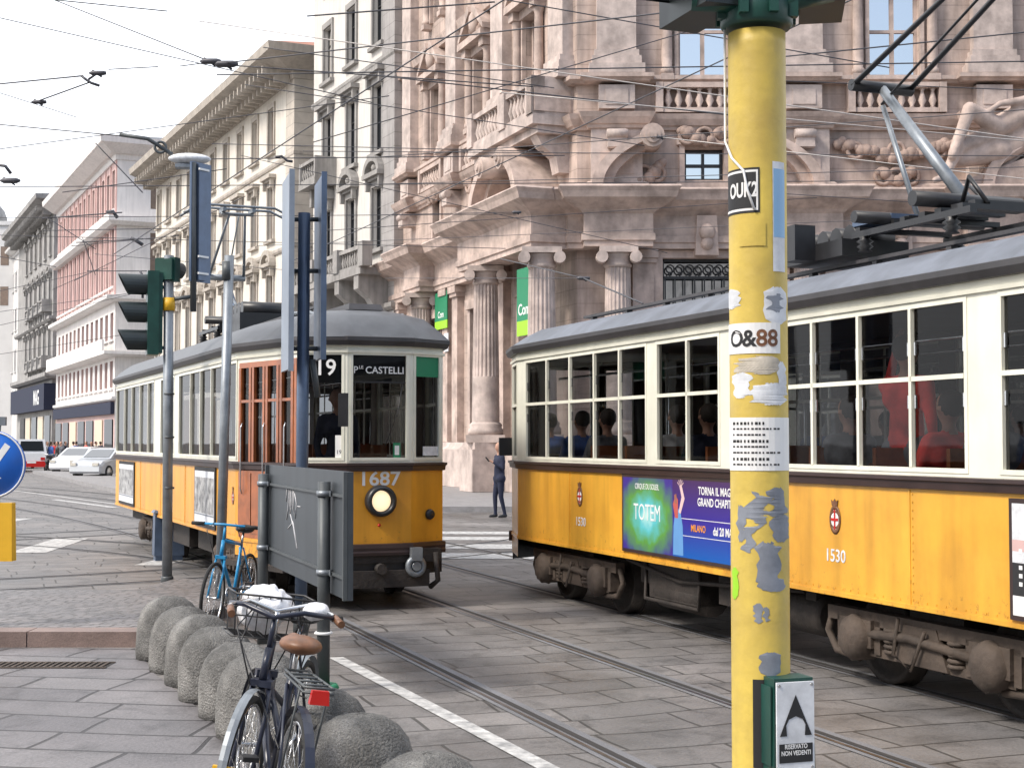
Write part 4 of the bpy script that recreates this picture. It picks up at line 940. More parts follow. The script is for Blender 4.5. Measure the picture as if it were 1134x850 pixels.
        for s_ in (-1, 1):
            k = MB(); y = s_ * .98
            k.box(-1.15, 1.15, y - .05, y + .05, .46, .56); k.box(-.95, .95, y - .035, y + .035, .24, .30)
            for ax in (-.75, .75):
                k.lathe([(.0, -.13), (.12, -.13), (.17, -.09), (.17, .1), (.13, .13), (0, .13)], (ax, y + s_ * .02, .36), 'y', 8); k.box(ax - .2, ax + .2, y - .08, y + .08, .30, .5)
                k.box(ax - .27, ax - .2, y - .05, y + .05, .26, .5); k.box(ax + .2, ax + .27, y - .05, y + .05, .26, .5)
            for q in (-.36, .36): 
                for j in range(5): k.torus((q, y, .30 + j * .038), .07, .017, 'z', 14, 5)
            k.prism([(-.3, .25), (.3, .25), (.18, .52), (-.18, .52)], y - .06, y + .06)
            k.tube([(-.6, y + s_ * .05, .4), (-.1, y + s_ * .07, .43), (.6, y + s_ * .05, .38)], .035); k.tube([(-1.15, y, .5), (-1.22, y, .36), (-1.1, y, .22), (-.8, y, .2)], .03); k.tube([(1.15, y, .5), (1.22, y, .36), (1.1, y, .22), (.8, y, .2)], .03)
            k.tube([(-.2, y + s_ * .09, .56), (-.25, y + s_ * .1, .3), (-.05, y + s_ * .1, .22), (.1, y + s_ * .09, .5)], .014)
            k.build('side_frame', M['underlight'], B)
        k = MB(); k.box(-.3, .3, -.9, .9, .34, .62); k.box(-1.0, 1.0, -.45, .45, .26, .58); k.lathe([(.26, -.5), (.26, .5)], (-.45, 0, .36), 'y', 12); k.lathe([(.26, -.5), (.26, .5)], (.45, 0, .36), 'y', 12); k.build('motor', M['under'], B)
    k = MB()
    k.box(4.3, 5.3, -1.0, -.55, .3, .7); k.box(5.6, 6.5, -.95, -.5, .36, .7); k.lathe([(.16, 0), (.16, .9)], (4.4, -.85, .36), 'x', 14); k.box(4.2, 5.2, .5, .95, .34, .7); k.box(5.6, 6.9, .55, 1.0, .32, .7)
    k.lathe([(.15, 0), (.17, .05), (.17, .85), (.15, .9)], (6.3, -.78, .42), 'x', 14); k.box(.5, 11.6, -.25, .25, .5, .72); k.box(3.9, 4.1, -.9, .9, .4, .72); k.box(6.95, 7.1, -.9, .9, .4, .72)
    k.tube([(3.8, -1.0, .62), (5, -1.02, .5), (7.1, -1.0, .62)], .02); k.tube([(4.25, -1.0, .7), (4.25, -1.02, .28), (5.35, -1.02, .28), (5.35, -1, .7)], .018)
    for s_ in (-1, 1): k.box(9.9, 11.6, s_ * .8 - .12, s_ * .8 + .12, .45, .7)
    k.build('underfloor_equipment', M['under'], T)
    # couplers, bumper
    for x, s_ in ((0, -1), (12.25, 1)):
        k = MB(); k.box(min(x - s_ * .5, x + s_ * .02), max(x - s_ * .5, x + s_ * .02), -.7, .7, .5, .64); k.tube([(x - s_ * .6, 0, .44), (x + s_ * .12, 0, .44)], .06); k.build('buffer_beam', M['under'], T)
    return T

def swin(t0, t1, nm, **k):
    """one sash group on the long side: nm panes"""
    return (t0, t1, 1.60, 2.72, [t0 + (t1 - t0) * i / nm for i in range(1, nm)], [2.22])
# tram 1530, heading away to the left; its left flank (segment 6, runs rear->front) faces the camera
X0 = Vector((.726 + .042, 18.55 - .112, 0)); rz1 = math.atan2(-.937, .349)
def tx(px, off=1.175):
    """distance along tram 1530 of the point of its near flank seen at px"""
    r = (px - 567) / F; ax = X0.x - off * .937; ay = X0.y - off * .349
    return (r * ay - ax) / (.349 + .937 * r)
def s6(x): return 11.95 - x          # along segment 6
sideL = []
for a_, b_, nm, qs in ((582, 716, 5, (605.5, 631, 658, 686)), (727, 797, 2, (761,)), (838, 1071, 5, (868, 900, 951, 1009)), (1108, 1290, 3, None)):
    x0, x1 = tx(a_), tx(b_)
    ml = sorted(s6(tx(q)) for q in qs) if qs else [s6(x1) + (s6(x0) - s6(x1)) * i / nm for i in range(1, nm)]
    sideL.append((s6(x1), s6(x0), 1.60, 2.72, ml, [2.22]))
sg7 = math.hypot(1.53, .375)
def t7(px):
    """along the tapered cab side (segment 7) from rear to front"""
    best = min(range(0, 400), key=lambda i: abs(proj7(i / 400 * sg7) - px)); return best / 400 * sg7
def proj7(s_):
    f = s_ / sg7; x = 1.75 - 1.53 * f; y = -1.175 + .375 * f
    p = X0 + Vector((.349, -.937, 0)) * x + Vector((.937, .349, 0)) * y; return 567 + F * p.x / p.y
sg7 = math.hypot(.8, .225); cabL = [(.1, sg7 - .08, 1.60, 2.72, [], [2.22])]
sideR = [(.3 + 1.6 * i, 1.65 + 1.6 * i, 1.6, 2.72, [.3 + 1.6 * i + .45, .3 + 1.6 * i + .9], [2.22]) for i in range(6)]
front = {9: [(.05, .67, 1.62, 2.72, [], [])], 0: [(.05, .43, 1.62, 2.72, [], [])], 8: [(.05, .43, 1.62, 2.72, [], [2.22])]}
rearw = {4: [(.15, 1.75, 1.6, 2.72, [.68, 1.22], [])]}
W1 = {6: sideL, 7: cabL, 2: sideR, **front, **rearw}
T1 = tram('tram', 'nearer orange and cream old tram numbered 1530 with circus advertisement, right', X0, rz1, W1, PLAN1, {7: .45, 8: .45}, .78, paint='amber')
# tram 1687 coming towards the camera; its right flank (segment 2, runs front->rear) faces the camera
A2 = Vector((-1.42, 15.5, 0)); d2 = Vector((-.3875, .9219)); rz2 = math.atan2(d2.y, d2.x)
def tx2(px, off=1.175):
    r = (px - 567) / F; nx, ny = -.9219 * off, -.3875 * off; return (-1.42 + nx - r * (15.5 + ny)) / (.3875 + .9219 * r)
g2 = []
for a_, b_, qs in ((262, 198, (248, 234, 222, 211)), (193, 178, (186,)), (171, 129, (164, 155, 146, 138))):
    g2.append((tx2(a_) - 1.75, tx2(b_) - 1.75, 1.60, 2.72, [tx2(q) - 1.75 for q in qs], []))
sg1 = math.hypot(1.53, .375)
door = [(.12, sg1 - .1, .72, 2.68, [.12 + (sg1 - .22) * .5], [1.45, 1.5, 2.25], 'wood', 'door')]
W2 = {2: g2, 1: door, 6: sideR, 7: [(.2, 1.4, 1.6, 2.72, [.8], [2.22])], 0: [(.04, .45, 1.60, 2.74, [], [])], 9: [(.04, .68, 1.60, 2.74, [], [])], 8: [(.04, .45, 1.60, 2.74, [], [])], **rearw}
T2 = tram('tram', 'orange and cream old tram numbered 1687 with lit round headlamp, facing the camera', A2, rz2, W2, PLAN2, {}, 1.0, 'roofdark2')

# door leaves' wooden panels of 1687 and the step
a, b = seg(1); Md = frame(a, b); k = MB(Md)
for i in range(4):
    x0 = .17 + i * .335; k.box(x0, x0 + .31, -.04, .012, .76, 1.44)
    k.box(x0, x0 + .05, -.04, .014, 1.52, 2.63); k.box(x0 + .26, x0 + .31, -.04, .014, 1.52, 2.63)
k.build('door_panels', M['wood'], T2)
k = MB(Md); k.box(.1, 1.5, -.1, .16, .40, .46); k.box(.1, 1.5, -.08, .0, .462, .5); k.build('door_step', M['under'], T2)
for x in (.3, .8, 1.35): k = MB(Md); k.tube([(x, .03, 1.2), (x, .05, 1.26), (x, .05, 1.95), (x, .03, 2.0)], .009); k.build('door_handrail', M['chrome'], T2)
# nose details of 1687
a, b = seg(9); Mn = frame(a, b)     # front facet, x from 0 to .72
L9 = .72
def hdl(Mn, T, lit):
    k = MB(Mn); k.lathe([(.165, .0), (.172, .03), (.165, .10), (.14, .125), (.118, .12), (.115, .03)], (.36, 0, 1.16), 'y', 28); hl = k.build('headlamp', M['black'], T)
    MB(Mn).lathe([(.112, .05), (.09, .08), (.05, .095), (.001, .1)], (.36, 0, 1.16), 'y', 24).build('lens', M['lamp'] if lit else M['winglass'], hl)
hdl(Mn, T2, True)
text('1687', .21, upright(Mn, .36, .003, 1.39), M['white'], 'number', T2, .018, 1.12)
k = MB(Mn); k.box(-.0, .72, .001, .02, .60, .66); k.build('nose_sill', M['belt'], T2)
pls = [PLAN[8], PLAN[9], PLAN[0], PLAN[1], PLAN[2]]
for T in (T1, T2): 
    PQ = PLAN1 if T is T1 else PLAN2; pls = [PQ[8], PQ[9], PQ[0], PQ[1]]
    k = MB(); k.sweep(pls[:4], [(.001, .58), (.045, .58), (.05, .61), (.045, .63), (.05, .66), (.045, .70), (.001, .705)]); k.build('bumper', M['belt'], T)
    k = MB(); k.sweep(pls[:4], [(-.02, .36), (-.01, .36), (-.01, .579), (-.02, .579)]); k.build('apron', M['black'], T)
k = MB(frame(*seg(8))); k.lathe([(.055, 0), (.06, .02), (.045, .05), (0, .055)], (.22, 0, 1.0), 'y', 18); k.build('round_socket', M['black'], T2)
k = MB(Mn); k.ball((.36, 0, .9), .018, 6); k.build('plug', M['redpl'], T2)
# pale cast coupler of 1687
k = MB(); c = Vector((-.1, -.38, .46)); k.torus(c, .085, .035, 'x', 20, 8); k.tube([c + Vector((.5, 0, 0)), c + Vector((.02, 0, -.05))], .05); k.box(-.15, -.07, -.44, -.32, .52, .66); k.lathe([(.05, -.04), (.05, .05)], (-.1, -.38, .46), 'x', 12)
k.build('coupler', M['galv'], T2)
k = MB(); k.box(-.06, .35, -.55, .55, .24, .42); k.tube([(-.05, -.62, .6), (-.08, -.64, .3), (.05, -.6, .22)], .03); k.build('lifeguard', M['under'], T2)
# destination blinds
k = MB(Mn); k.box(.05, .67, -.06, -.034, 2.42, 2.73); k.box(.045, .675, -.018, -.012, 2.42, 2.44); k.build('destination_blind', M['ink'], T2)
text('CASTELLI', .105, upright(Mn, .30, -.009, 2.555), M['white'], 'destination_lettering', T2, .012, 1.0, depth=.0005)
text('P', .105, upright(Mn, .625, -.009, 2.555), M['white'], 'destination_lettering', T2, .006, depth=.0005); text('LE', .05, upright(Mn, .565, -.009, 2.585), M['white'], 'destination_lettering', T2, .004, depth=.0005)
M0_ = frame(*seg(0)); M8_ = frame(*seg(8))
k = MB(M0_); k.box(.045, .445, -.06, -.034, 2.42, 2.73); k.build('line_blind', M['ink'], T2)
text('19', .24, upright(M0_, .24, -.014, 2.575), M['white'], 'line_number', T2, .012, 1.0, depth=.0005)
k = MB(M8_); k.box(.045, .445, -.018, -.012, 2.5, 2.73); k.build('green_blind', M['bankgreen'], T2)
k = MB(M8_); k.box(.06, .3, -.016, -.012, 1.64, 1.74); k.build('paper_notice', M['paper'], T2)
k = MB(Mn); k.box(.12, .2, -.016, -.012, 1.62, 1.78); k.build('green_sticker', M['bankgreen'], T2)
k = MB(Mn); k.box(.135, .185, -.0118, -.010, 1.65, 1.75); k.build('white_sticker', M['white'], T2)
k = MB(M0_); k.box(.05, .13, -.016, -.012, 1.62, 1.86); k.build('white_sticker', M['white'], T2)
text('19', .06, upright(M0_, .09, -.011, 1.68), M['ink'], 'sticker_number', T2, depth=.0003)
k = MB(Mn); k.tube([(.1, .0, 2.42), (.16, .012, 2.1), (.3, .014, 1.75)], .006, 6); k.build('wiper', M['black'], T2)
k = MB(M0_); k.tube([(.0, .02, 2.2), (.0, .25, 2.22)], .01, 6); k.box(-.05, .05, .22, .26, 1.95, 2.3); k.build('mirror', M['black'], T2)
k = MB()
k.box(.5, 1.6, -.2, .2, ZG + .43, ZG + .5, .05, .02); k.build('roof_hatch', M['roofdark'], T2)
k = MB()
for y in (-.55, -.1, .1, .55): k.tube([(.25, y * .8, ZG + .27), (.9, y, ZG + .42), (1.6, y, ZG + .46)], .022, 6)
k.build('roof_ribs', M['galv'], T2)
# details of 1530
M6 = frame(*seg(6)); M7 = frame(PLAN1[7], PLAN1[8]); M6 = frame(PLAN1[6], PLAN1[7])
def crest(Mx, s_, z, T, sc=1):
    k = MB(Mx); k.M = Mx @ Matrix.Translation((s_, .002, z)) @ Matrix.Diagonal((sc, 1, sc, 1)); 
    def el(rx, rz_, y, mi, cz=0): k.cur = mi; n = 16; k.add([(rx * math.cos(2 * math.pi * i / n), y, cz + rz_ * math.sin(2 * math.pi * i / n)) for i in range(n)], [list(range(n))[::-1]])
    k.cur = 2; k.torus((0, .001, 0), .062, .012, 'y', 18, 5, .3)
    k.M = k.M @ Matrix.Diagonal((1, 1, 1.45, 1)); k.torus((0, .001, 0), .062, .014, 'y', 18, 5, .3)
    el(.05, .055, .003, 0); k.cur = 1; k.box(-.009, .009, .004, .006, -.05, .05); k.box(-.046, .046, .004, .0065, -.007, .007); k.cur = 2; k.prism([(-.035, .07), (.035, .07), (.045, .1), (.02, .09), (0, .105), (-.02, .09), (-.045, .1)], .001, .006)
    return k.build('city_crest', [M['white'], M['redpl'], M['brownlea']], T)
crest(M6, s6(tx(924)), 1.22, T1); crest(M6, s6(tx(642)), 1.22, T1)
text('1530', .13, upright(M6, s6(tx(924)), .003, .95), M['paper'], 'number', T1, .012, 1.05, depth=.001)
text('1530', .13, upright(M6, s6(tx(643)), .003, .95), M['paper'], 'number', T1, .004, 1.05, depth=.001)
crest(frame(*seg(2)), tx2(262) - 1.75 + .15, 1.15, T2, .8)
k = MB(M7); k.box(sg7 - .04, sg7 + .06, 0, .16, 1.62, 1.84); k.build('mirror', M['black'], T1)
# poster frames: a generic picture of its own on the long circus advertisement
def poster(Mx, s0, s1, z0, z1, T, fr='black'):
    k = MB(Mx); k.box(s0 - .03, s1 + .03, .002, .02, z0 - .03, z1 + .03); return k.build('advert_frame', M[fr], T)
s1_, s0_ = s6(tx(692)), s6(tx(856)); z0, z1 = .76, 1.45
PF = poster(M6, s0_, s1_, z0, z1, T1, 'belt')
M['adv'] = bpy.data.materials.new('advert_print'); m = M['adv']; m.use_nodes = True; nt = m.node_tree; L = nt.links.new; b = nt.nodes['Principled BSDF']; b.inputs['Roughness'].default_value = .35
tc = _n(nt, 'ShaderNodeTexCoord'); sx_ = _n(nt, 'ShaderNodeSeparateXYZ'); L(tc.outputs['Generated'], sx_.inputs[0])
r1 = _n(nt, 'ShaderNodeValToRGB'); L(sx_.outputs['Z'], r1.inputs[0]); e = r1.color_ramp.elements; e[0].position = 0; e[0].color = (.004, .10, .42, 1); e[1].position = 1; e[1].color = (.06, .022, .10, 1); q = e.new(.45); q.color = (.03, .02, .28, 1)
L(r1.outputs[0], b.inputs['Base Color'])
M['adv2'] = bpy.data.materials.new('advert_print_glow'); m = M['adv2']; m.use_nodes = True; nt = m.node_tree; L = nt.links.new; b = nt.nodes['Principled BSDF']; b.inputs['Roughness'].default_value = .35
tc = _n(nt, 'ShaderNodeTexCoord'); sx_ = _n(nt, 'ShaderNodeSeparateXYZ'); L(tc.outputs['Generated'], sx_.inputs[0]); vd = _n(nt, 'ShaderNodeVectorMath', operation='DISTANCE'); L(tc.outputs['Generated'], vd.inputs[0]); vd.inputs[1].default_value = (.5, .5, .48)
nz = _n(nt, 'ShaderNodeTexNoise'); nz.inputs['Scale'].default_value = 9; L(tc.outputs['Object'], nz.inputs[0]); ad = _n(nt, 'ShaderNodeMath', operation='MULTIPLY_ADD'); L(nz.outputs['Fac'], ad.inputs[0]); ad.inputs[1].default_value = .25; L(vd.outputs['Value'], ad.inputs[2])
r1 = _n(nt, 'ShaderNodeValToRGB'); L(ad.outputs[0], r1.inputs[0]); e = r1.color_ramp.elements; e[0].position = .1; e[0].color = (.55, .8, .75, 1); e[1].position = .75; e[1].color = (.05, .03, .25, 1); q = e.new(.3); q.color = (.1, .5, .55, 1); q = e.new(.5); q.color = (.10, .30, .05, 1)
L(r1.outputs[0], b.inputs['Base Color'])
wd_ = s1_ - s0_
k = MB(M6); k.quad((s0_, .0215, z0), (s0_, .0215, z1), (s0_ + wd_ * .62, .0215, z1), (s0_ + wd_ * .62, .0215, z0)); k.build('advert_print', M['adv'], PF)
k = MB(M6); k.quad((s0_ + wd_ * .62, .0215, z0), (s0_ + wd_ * .62, .0215, z1), (s1_, .0215, z1), (s1_, .0215, z0)); k.build('advert_print', M['adv2'], PF)
cxp = s1_ - wd_ * .19; H_ = z1 - z0
text('TOTEM', .22, upright(M6, cxp, .0235, z0 + H_ * .52), M['white'], 'advert_lettering', PF, .0, .8, depth=.0005)
text('CIRQUE DU SOLEIL', .075, upright(M6, cxp, .0235, z0 + H_ * .88), M['white'], 'advert_lettering', PF, .008, .8, depth=.0005)
cx2 = s0_ + wd_ * .31
text('TORNA IL MAGICO\nGRAND CHAPITEAU', .098, upright(M6, cx2, .0235, z0 + H_ * .80), M['white'], 'advert_lettering', PF, .02, .85, depth=.0005)
text('dal 20 MAGGIO', .1, upright(M6, cx2 - .17, .0235, z0 + H_ * .38), M['white'], 'advert_lettering', PF, .02, .8, depth=.0005)
text('MILANO', .085, upright(M6, cx2 + .37, .0235, z0 + H_ * .39), plain('advert_orange', (.8, .3, .03)), 'advert_lettering', PF, .015, .85, depth=.0005)
k = MB(M6); k.quad((s0_ + .05, .0225, z0 + H_ * .5), (s0_ + .05, .0225, z0 + H_ * .508), (s0_ + wd_ * .58, .0225, z0 + H_ * .508), (s0_ + wd_ * .58, .0225, z0 + H_ * .5)); k.quad((s0_ + .05, .0225, z0 + H_ * .28), (s0_ + .05, .0225, z0 + H_ * .288), (s0_ + wd_ * .58, .0225, z0 + H_ * .288), (s0_ + wd_ * .58, .0225, z0 + H_ * .28)); k.build('advert_rules', M['white'], PF)
# plain dancer-like figure shape with raised arms
fxp = s1_ - wd_ * .42
k = MB(M6); y = .0228
def blob(pts, mi, yy): k.cur = mi; k.add([(fxp + x_, yy, z0 + H_ * z_) for x_, z_ in pts], [list(range(len(pts)))])
blob([(-.10, 0.02), (.10, .02), (.09, .4), (.05, .62), (-.04, .62), (-.09, .4)], 0, y)
blob([(.0, .5), (.06, .5), (.10, .68), (.05, .8), (.0, .74)], 1, y + .0004)
blob([(-.05, .56), (-.01, .58), (-.07, .78), (-.03, .92), (-.07, .95), (-.13, .76)], 2, y + .0004)
for i in range(5): a_ = .6 + i * .45; k.cur = 2; k.add([(fxp - .05 + .0, y + .0006, z0 + H_ * .9), (fxp - .05 + .075 * math.cos(a_), y + .0006, z0 + H_ * .9 + .075 * math.sin(a_)), (fxp - .05 + .075 * math.cos(a_ + .16), y + .0006, z0 + H_ * .9 + .075 * math.sin(a_ + .16))], [(0, 1, 2)])
blob([(.02, .68), (.07, .7), (.075, .8), (.03, .82)], 3, y + .0006)
k.build('advert_figure', [plain('print_blue', (.12, .3, .6)), plain('print_red', (.5, .1, .08)), plain('print_skin', (.7, .5, .5)), plain('print_brown', (.3, .12, .08))], PF)
# right-hand advertisement, partly cut by the frame
sA, sB = s6(tx(1122)), s6(tx(1200)); PG = poster(M6, sB, sA, .74, 1.42, T1, 'belt')
k = MB(M6); k.cur = 0; k.quad((sB, .0215, 1.06), (sB, .0215, 1.42), (sA, .0215, 1.42), (sA, .0215, 1.06)); k.cur = 1; k.quad((sB, .0215, .86), (sB, .0215, 1.06), (sA, .0215, 1.06), (sA, .0215, .86)); k.cur = 2; k.quad((sB, .0215, .74), (sB, .0215, .86), (sA, .0215, .86), (sA, .0215, .74))
for i in range(5): k.cur = 3; k.box(sA - .09, sA - .06, .022, .0235, 1.12 - i * .05, 1.145 - i * .05)
k.cur = 4; k.box(sB, sA, .0218, .0225, 1.13, 1.2)
k.build('advert_print', [M['paper'], M['ink'], M['white'], M['white'], plain('print_pink', (.6, .4, .38))], PG)
# two posters on 1687
M2s = frame(*seg(2))
for pa, pb, zz0, zz1 in ((240, 218, .74, 1.44), (150, 134, .74, 1.42)):
    sa, sb = tx2(pa) - 1.75, tx2(pb) - 1.75; PP = poster(M2s, sa, sb, zz0, zz1, T2, 'ink'); k = MB(M2s); k.cur = 0; k.box(sa + .02, sb - .02, .021, .024, zz0 + .02, zz1 - .02); k.cur = 1
    mx_ = (sa + sb) / 2; k.box(sa + .04, sb - .04, .0245, .026, zz0 + .15, zz1 - .1); k.cur = 2; k.box(sa + .03, sb - .03, .0242, .0246, zz0 + .12, zz0 + .14)
    k.build('advert_print', [M['paper'], M['bwphoto'], M['patch']], PP)
# pantographs
def pantograph(x, T, up, head, lat=.45, spread=1.35):
    B = empty('pantograph', (x, 0, 0)); B.parent = T; zr = ZG + .52
    k = MB(); 
    for y in (-lat, lat): k.box(-.75, .75, y - .03, y + .03, zr + .10, zr + .15); 
    for xx in (-.7, -.1, .6): k.box(xx - .03, xx + .03, -lat, lat, zr + .151, zr + .19)
    k.lathe([(.06, -.5), (.06, .5)], (.1, 0, zr + .3), 'y', 12); k.lathe([(.05, -.62), (.05, .62)], (-.5, 0, zr + .24), 'y', 10)
    for xx in (-.6, .5):
        for y in (-lat, lat): k.lathe([(.06, -.02), (.04, .0), (.07, .02), (.04, .04), (.07, .06), (.04, .08), (.05, .1)], (xx, y, zr), 'z', 10)
    for i in range(6): k.box(-.5 + i * .2, -.42 + i * .2, -.3, .3, zr + .19, zr + .23)
    k.tube([(-.4, .2, zr + .24), (-.2, .25, zr + .5), (.1, .2, zr + .3)], .02, 6); k.tube([(.3, -.2, zr + .24), (.45, -.25, zr + .42), (.6, -.2, zr + .2)], .02, 6)
    k.build('base_frame', M['black'], B)
    el = Vector(up); hd = Vector(head)
    k = MB(); k.tube([(.1, 0, zr + .3), el], .055, 10, .042); k.build('lower_arm', M['bluegrey'] if T is T2 else M['galv'], B)
    k = MB(); k.tube([(-.5, .0, zr + .24), el + Vector((.02, 0, -.16))], .022, 8); k.build('control_rod', M['galv'], B)
    k = MB(); k.lathe([(.05, -.3), (.05, .3)], el, 'y', 12)
    for s_ in (-1, 1): k.tube([el + Vector((0, s_ * .28, 0)), hd + Vector((0, s_ * .12, 0))], .024, 8, .02)
    k.tube([el + Vector((.0, 0, -.14)), hd + Vector((-.1, 0, -.05))], .012, 6)
    k.build('upper_arm', M['black'] if T is T1 else M['galv'], B)
    k = MB()
    for dx in (-.16, .16):
        pts = [(hd.x + dx, y, hd.z + .1 - .12 * (max(0, abs(y) - .55) / .25) ** 1.3) for y in (-.85, -.75, -.55, 0, .55, .75, .85)]; k.tube(pts, .02, 8)
    k.box(hd.x - .16, hd.x + .16, -.25, -.2, hd.z + .02, hd.z + .08); k.box(hd.x - .16, hd.x + .16, .2, .25, hd.z + .02, hd.z + .08); k.tube([(hd.x, -.25, hd.z), (hd.x, .25, hd.z)], .025, 8)
    k.build('collector_head', M['galv'], B)
pantograph(7.75, T1, (-1.0, 0, 4.78), (1.6, 0, 5.75))
k = MB(); zr = ZG + .5; k.box(6.0, 6.9, -.5, .15, zr + .0, zr + .14); 
for i in range(5): k.lathe([(.09, -.3), (.09, .1)], (5.9 + i * .2, 0, zr + .2), 'y', 10)
k.box(6.3, 6.5, -.7, -.5, zr, zr + .3); k.build('roof_resistor', M['black'], T1)
k = MB(); k.box(6.75, 7.3, -.3, .1, zr + .26, zr + .30); k.build('isolator_bar', M['bluegrey'], T1)
pantograph(7.1, T2, (1.0, 0, 4.4), (.2, 0, 5.3))
k = MB(); k.box(5.2, 6.3, -.4, .4, zr, zr + .28); 
for i in range(5): k.lathe([(.1, -.35), (.1, .35)], (5.3 + i * .22, 0, zr + .34), 'y', 10)
k.build('roof_resistor', M['black'], T2)
# people in the trams
pm = [M['skin'], M['redcloth'], M['greycloth'], M['hair'], M['black']]
def on1(x, y, z=.8): p = X0 + Vector((.349, -.937, 0)) * x + Vector((.937, .349, 0)) * y; return (p.x, p.y, z)
def on2(x, y, z=.8): p = A2 + Vector((-.3875, .9219, 0)) * x + Vector((-.9219, -.3875, 0)) * y; return (p.x, p.y, z)
person('person', pm, caps_person('hold'), on1(tx(1000, .75) , -.72), rz1 + R(200), 'passenger in a bright red top standing at the big window of the nearer tram')
person('person', pm, caps_person('sit', 1, 2), on1(tx(1045, .8), -.75), rz1 - R(90), 'passenger in dark red sitting behind the standing red-clad one in the nearer tram')
sit = caps_person('sit')
for j, (px, off, mt, lb) in enumerate(((935, .75, 'greycloth', 'passenger in grey seated just right of the yellow pole, in the nearer tram'), (745, .7, 'palecloth', 'passenger in pale clothes seated above the circus advertisement'), (779, .7, 'navy', 'passenger in dark clothes next to the yellow pole, seated in the nearer tram'), (668, .7, 'greycloth', 'grey-clad passenger seated behind the cab of the nearer tram'), (640, .5, 'bluecloth', 'person in blue in the cab of the nearer tram'), (605, .3, 'bluecloth', 'person in blue at the very front of the nearer tram'), (1095, .7, 'greycloth', 'grey-clad passenger behind the cream post at the far right of the nearer tram'))):
    person('person', [M['skin'], M[mt], M['greycloth'], M['hair'], M['black']], sit, on1(tx(px, off), -off + .05, .8), rz1 - R(90), lb, 'passengers sitting in the nearer tram')
person('person', [M['skin'], M['navy'], M['navy'], M['hair'], M['black']], caps_person('stand'), on2(.75, .25, .62), rz2 - R(90), 'tram driver in dark blue behind the windscreen of tram 1687')
# ------------------------------------------------------------------ yellow signal pole in front
YP = 3.8; pc = P(846, 430, YP); PX, PY_ = pc.x, YP + .078; RR = .0775
a_cam = math.atan2(-PX, PY_)                     # direction of the camera seen from the pole, measured from -y
YPOLE = empty('traffic_light_pole', (PX, PY_, 0), 0, 'thick yellow steel pole covered in stickers, with a green button box', 'signal pole')
MB().lathe([(.11, 0), (.11, .03), (RR + .004, .035), (RR, .05), (RR, 2.86), (RR, 2.9)], (0, 0, 0), 'z', 48).build('pole', M['yellow'], YPOLE)
def ang(px): return a_cam * -1 + math.asin(max(-1, min(1, (px - 846) / 33.0))) if 0 else math.asin(max(-1, min(1, (px - 846.5) / 33.0))) + math.atan2(PX, PY_) * -1
def zz(py): return P(846, py, YP).z
def patch(px0, px1, py0, py1, matk, d=.0012, jit=0, name='sticker', seed=0):
    rnd = random.Random(seed); a0, a1 = ang(px0), ang(px1); z1, z0 = zz(py0), zz(py1); nr = 2 if not jit else 9; nc = 14; vs = []; fs = []
    for i in range(nr):
        z = z0 + (z1 - z0) * i / (nr - 1); l = a0 + rnd.uniform(-jit, jit); r = a1 + rnd.uniform(-jit, jit)
        if jit and i in (0, nr - 1): mid = (l + r) / 2; l = mid + (l - mid) * .35; r = mid + (r - mid) * .35
        for j in range(nc): t = l + (r - l) * j / (nc - 1); z_ = z + (rnd.uniform(-.3, .3) * (z1 - z0) / nr if jit and i in (0, nr - 1) else 0); vs.append((math.sin(t) * (RR + d), -math.cos(t) * (RR + d), z_))
    for i in range(nr - 1):
        for j in range(nc - 1): fs.append((i * nc + j, i * nc + j + 1, (i + 1) * nc + j + 1, (i + 1) * nc + j))
    return MB().add(vs, fs).build(name, M[matk], YPOLE)
patch(812, 849, 185, 235, 'ink'); patch(812, 847, 187.5, 190, 'white', .0016); patch(812, 847, 230, 232.5, 'white', .0016); patch(845, 847, 190, 230, 'white', .0016)
text('OUK2', .054, Matrix.Translation((0, 0, zz(210))), M['white'], 'sticker_lettering', YPOLE, .03, .62, bend=(RR + .001, ang(829)), depth=.0003)
patch(863, 876, 178, 300, 'paper'); patch(864, 876, 186, 262, 'lightblue', .0016)
patch(853, 877.5, 318, 358, 'paper', jit=.05, seed=2); patch(859, 872, 325, 345, 'patch', .0017, jit=.15, seed=5)
patch(813, 870, 357, 391, 'white', .0018, seed=3)
for i, (a_, mt) in enumerate(((818, 'ink'), (832, 'ink'), (846, 'brownlea'), (858, 'brownlea'))): text('O&88'[i], .062, Matrix.Translation((0, 0, zz(375))), M[mt], 'sticker_drawing', YPOLE, .02, 1, bend=(RR + .0015, ang(a_ + 4)), depth=.0003)
patch(818, 838, 412, 440, 'paper', jit=.12, seed=7); patch(842, 876, 424, 448, 'paper', jit=.2, seed=8); patch(868, 876, 400, 432, 'paper', jit=.1, seed=9); patch(822, 870, 394, 414, 'patchy', .001, jit=.25, seed=19)
patch(814, 879, 462, 521, 'white', .0018); 
lines = ['Attenzione avviso', 'ai cittadini : si informa', 'che la linea', 'AVVISO per', 'in questa fermata', 'e di tutta la piazza', 'Amministrazione']
rnd = random.Random(3)
for i in range(8):
    w_ = rnd.uniform(30, 56); 
    for j in range(int(w_ / 4)): 
        a_ = 818 + j * 4; patch(a_, a_ + rnd.uniform(1.6, 3.4), 467 + i * 6.6, 467 + i * 6.6 + (3.2 if i % 3 == 0 else 2), 'ink', .0022, name='printed_line')
patch(813, 826, 318, 340, 'paper', jit=.1, seed=4)
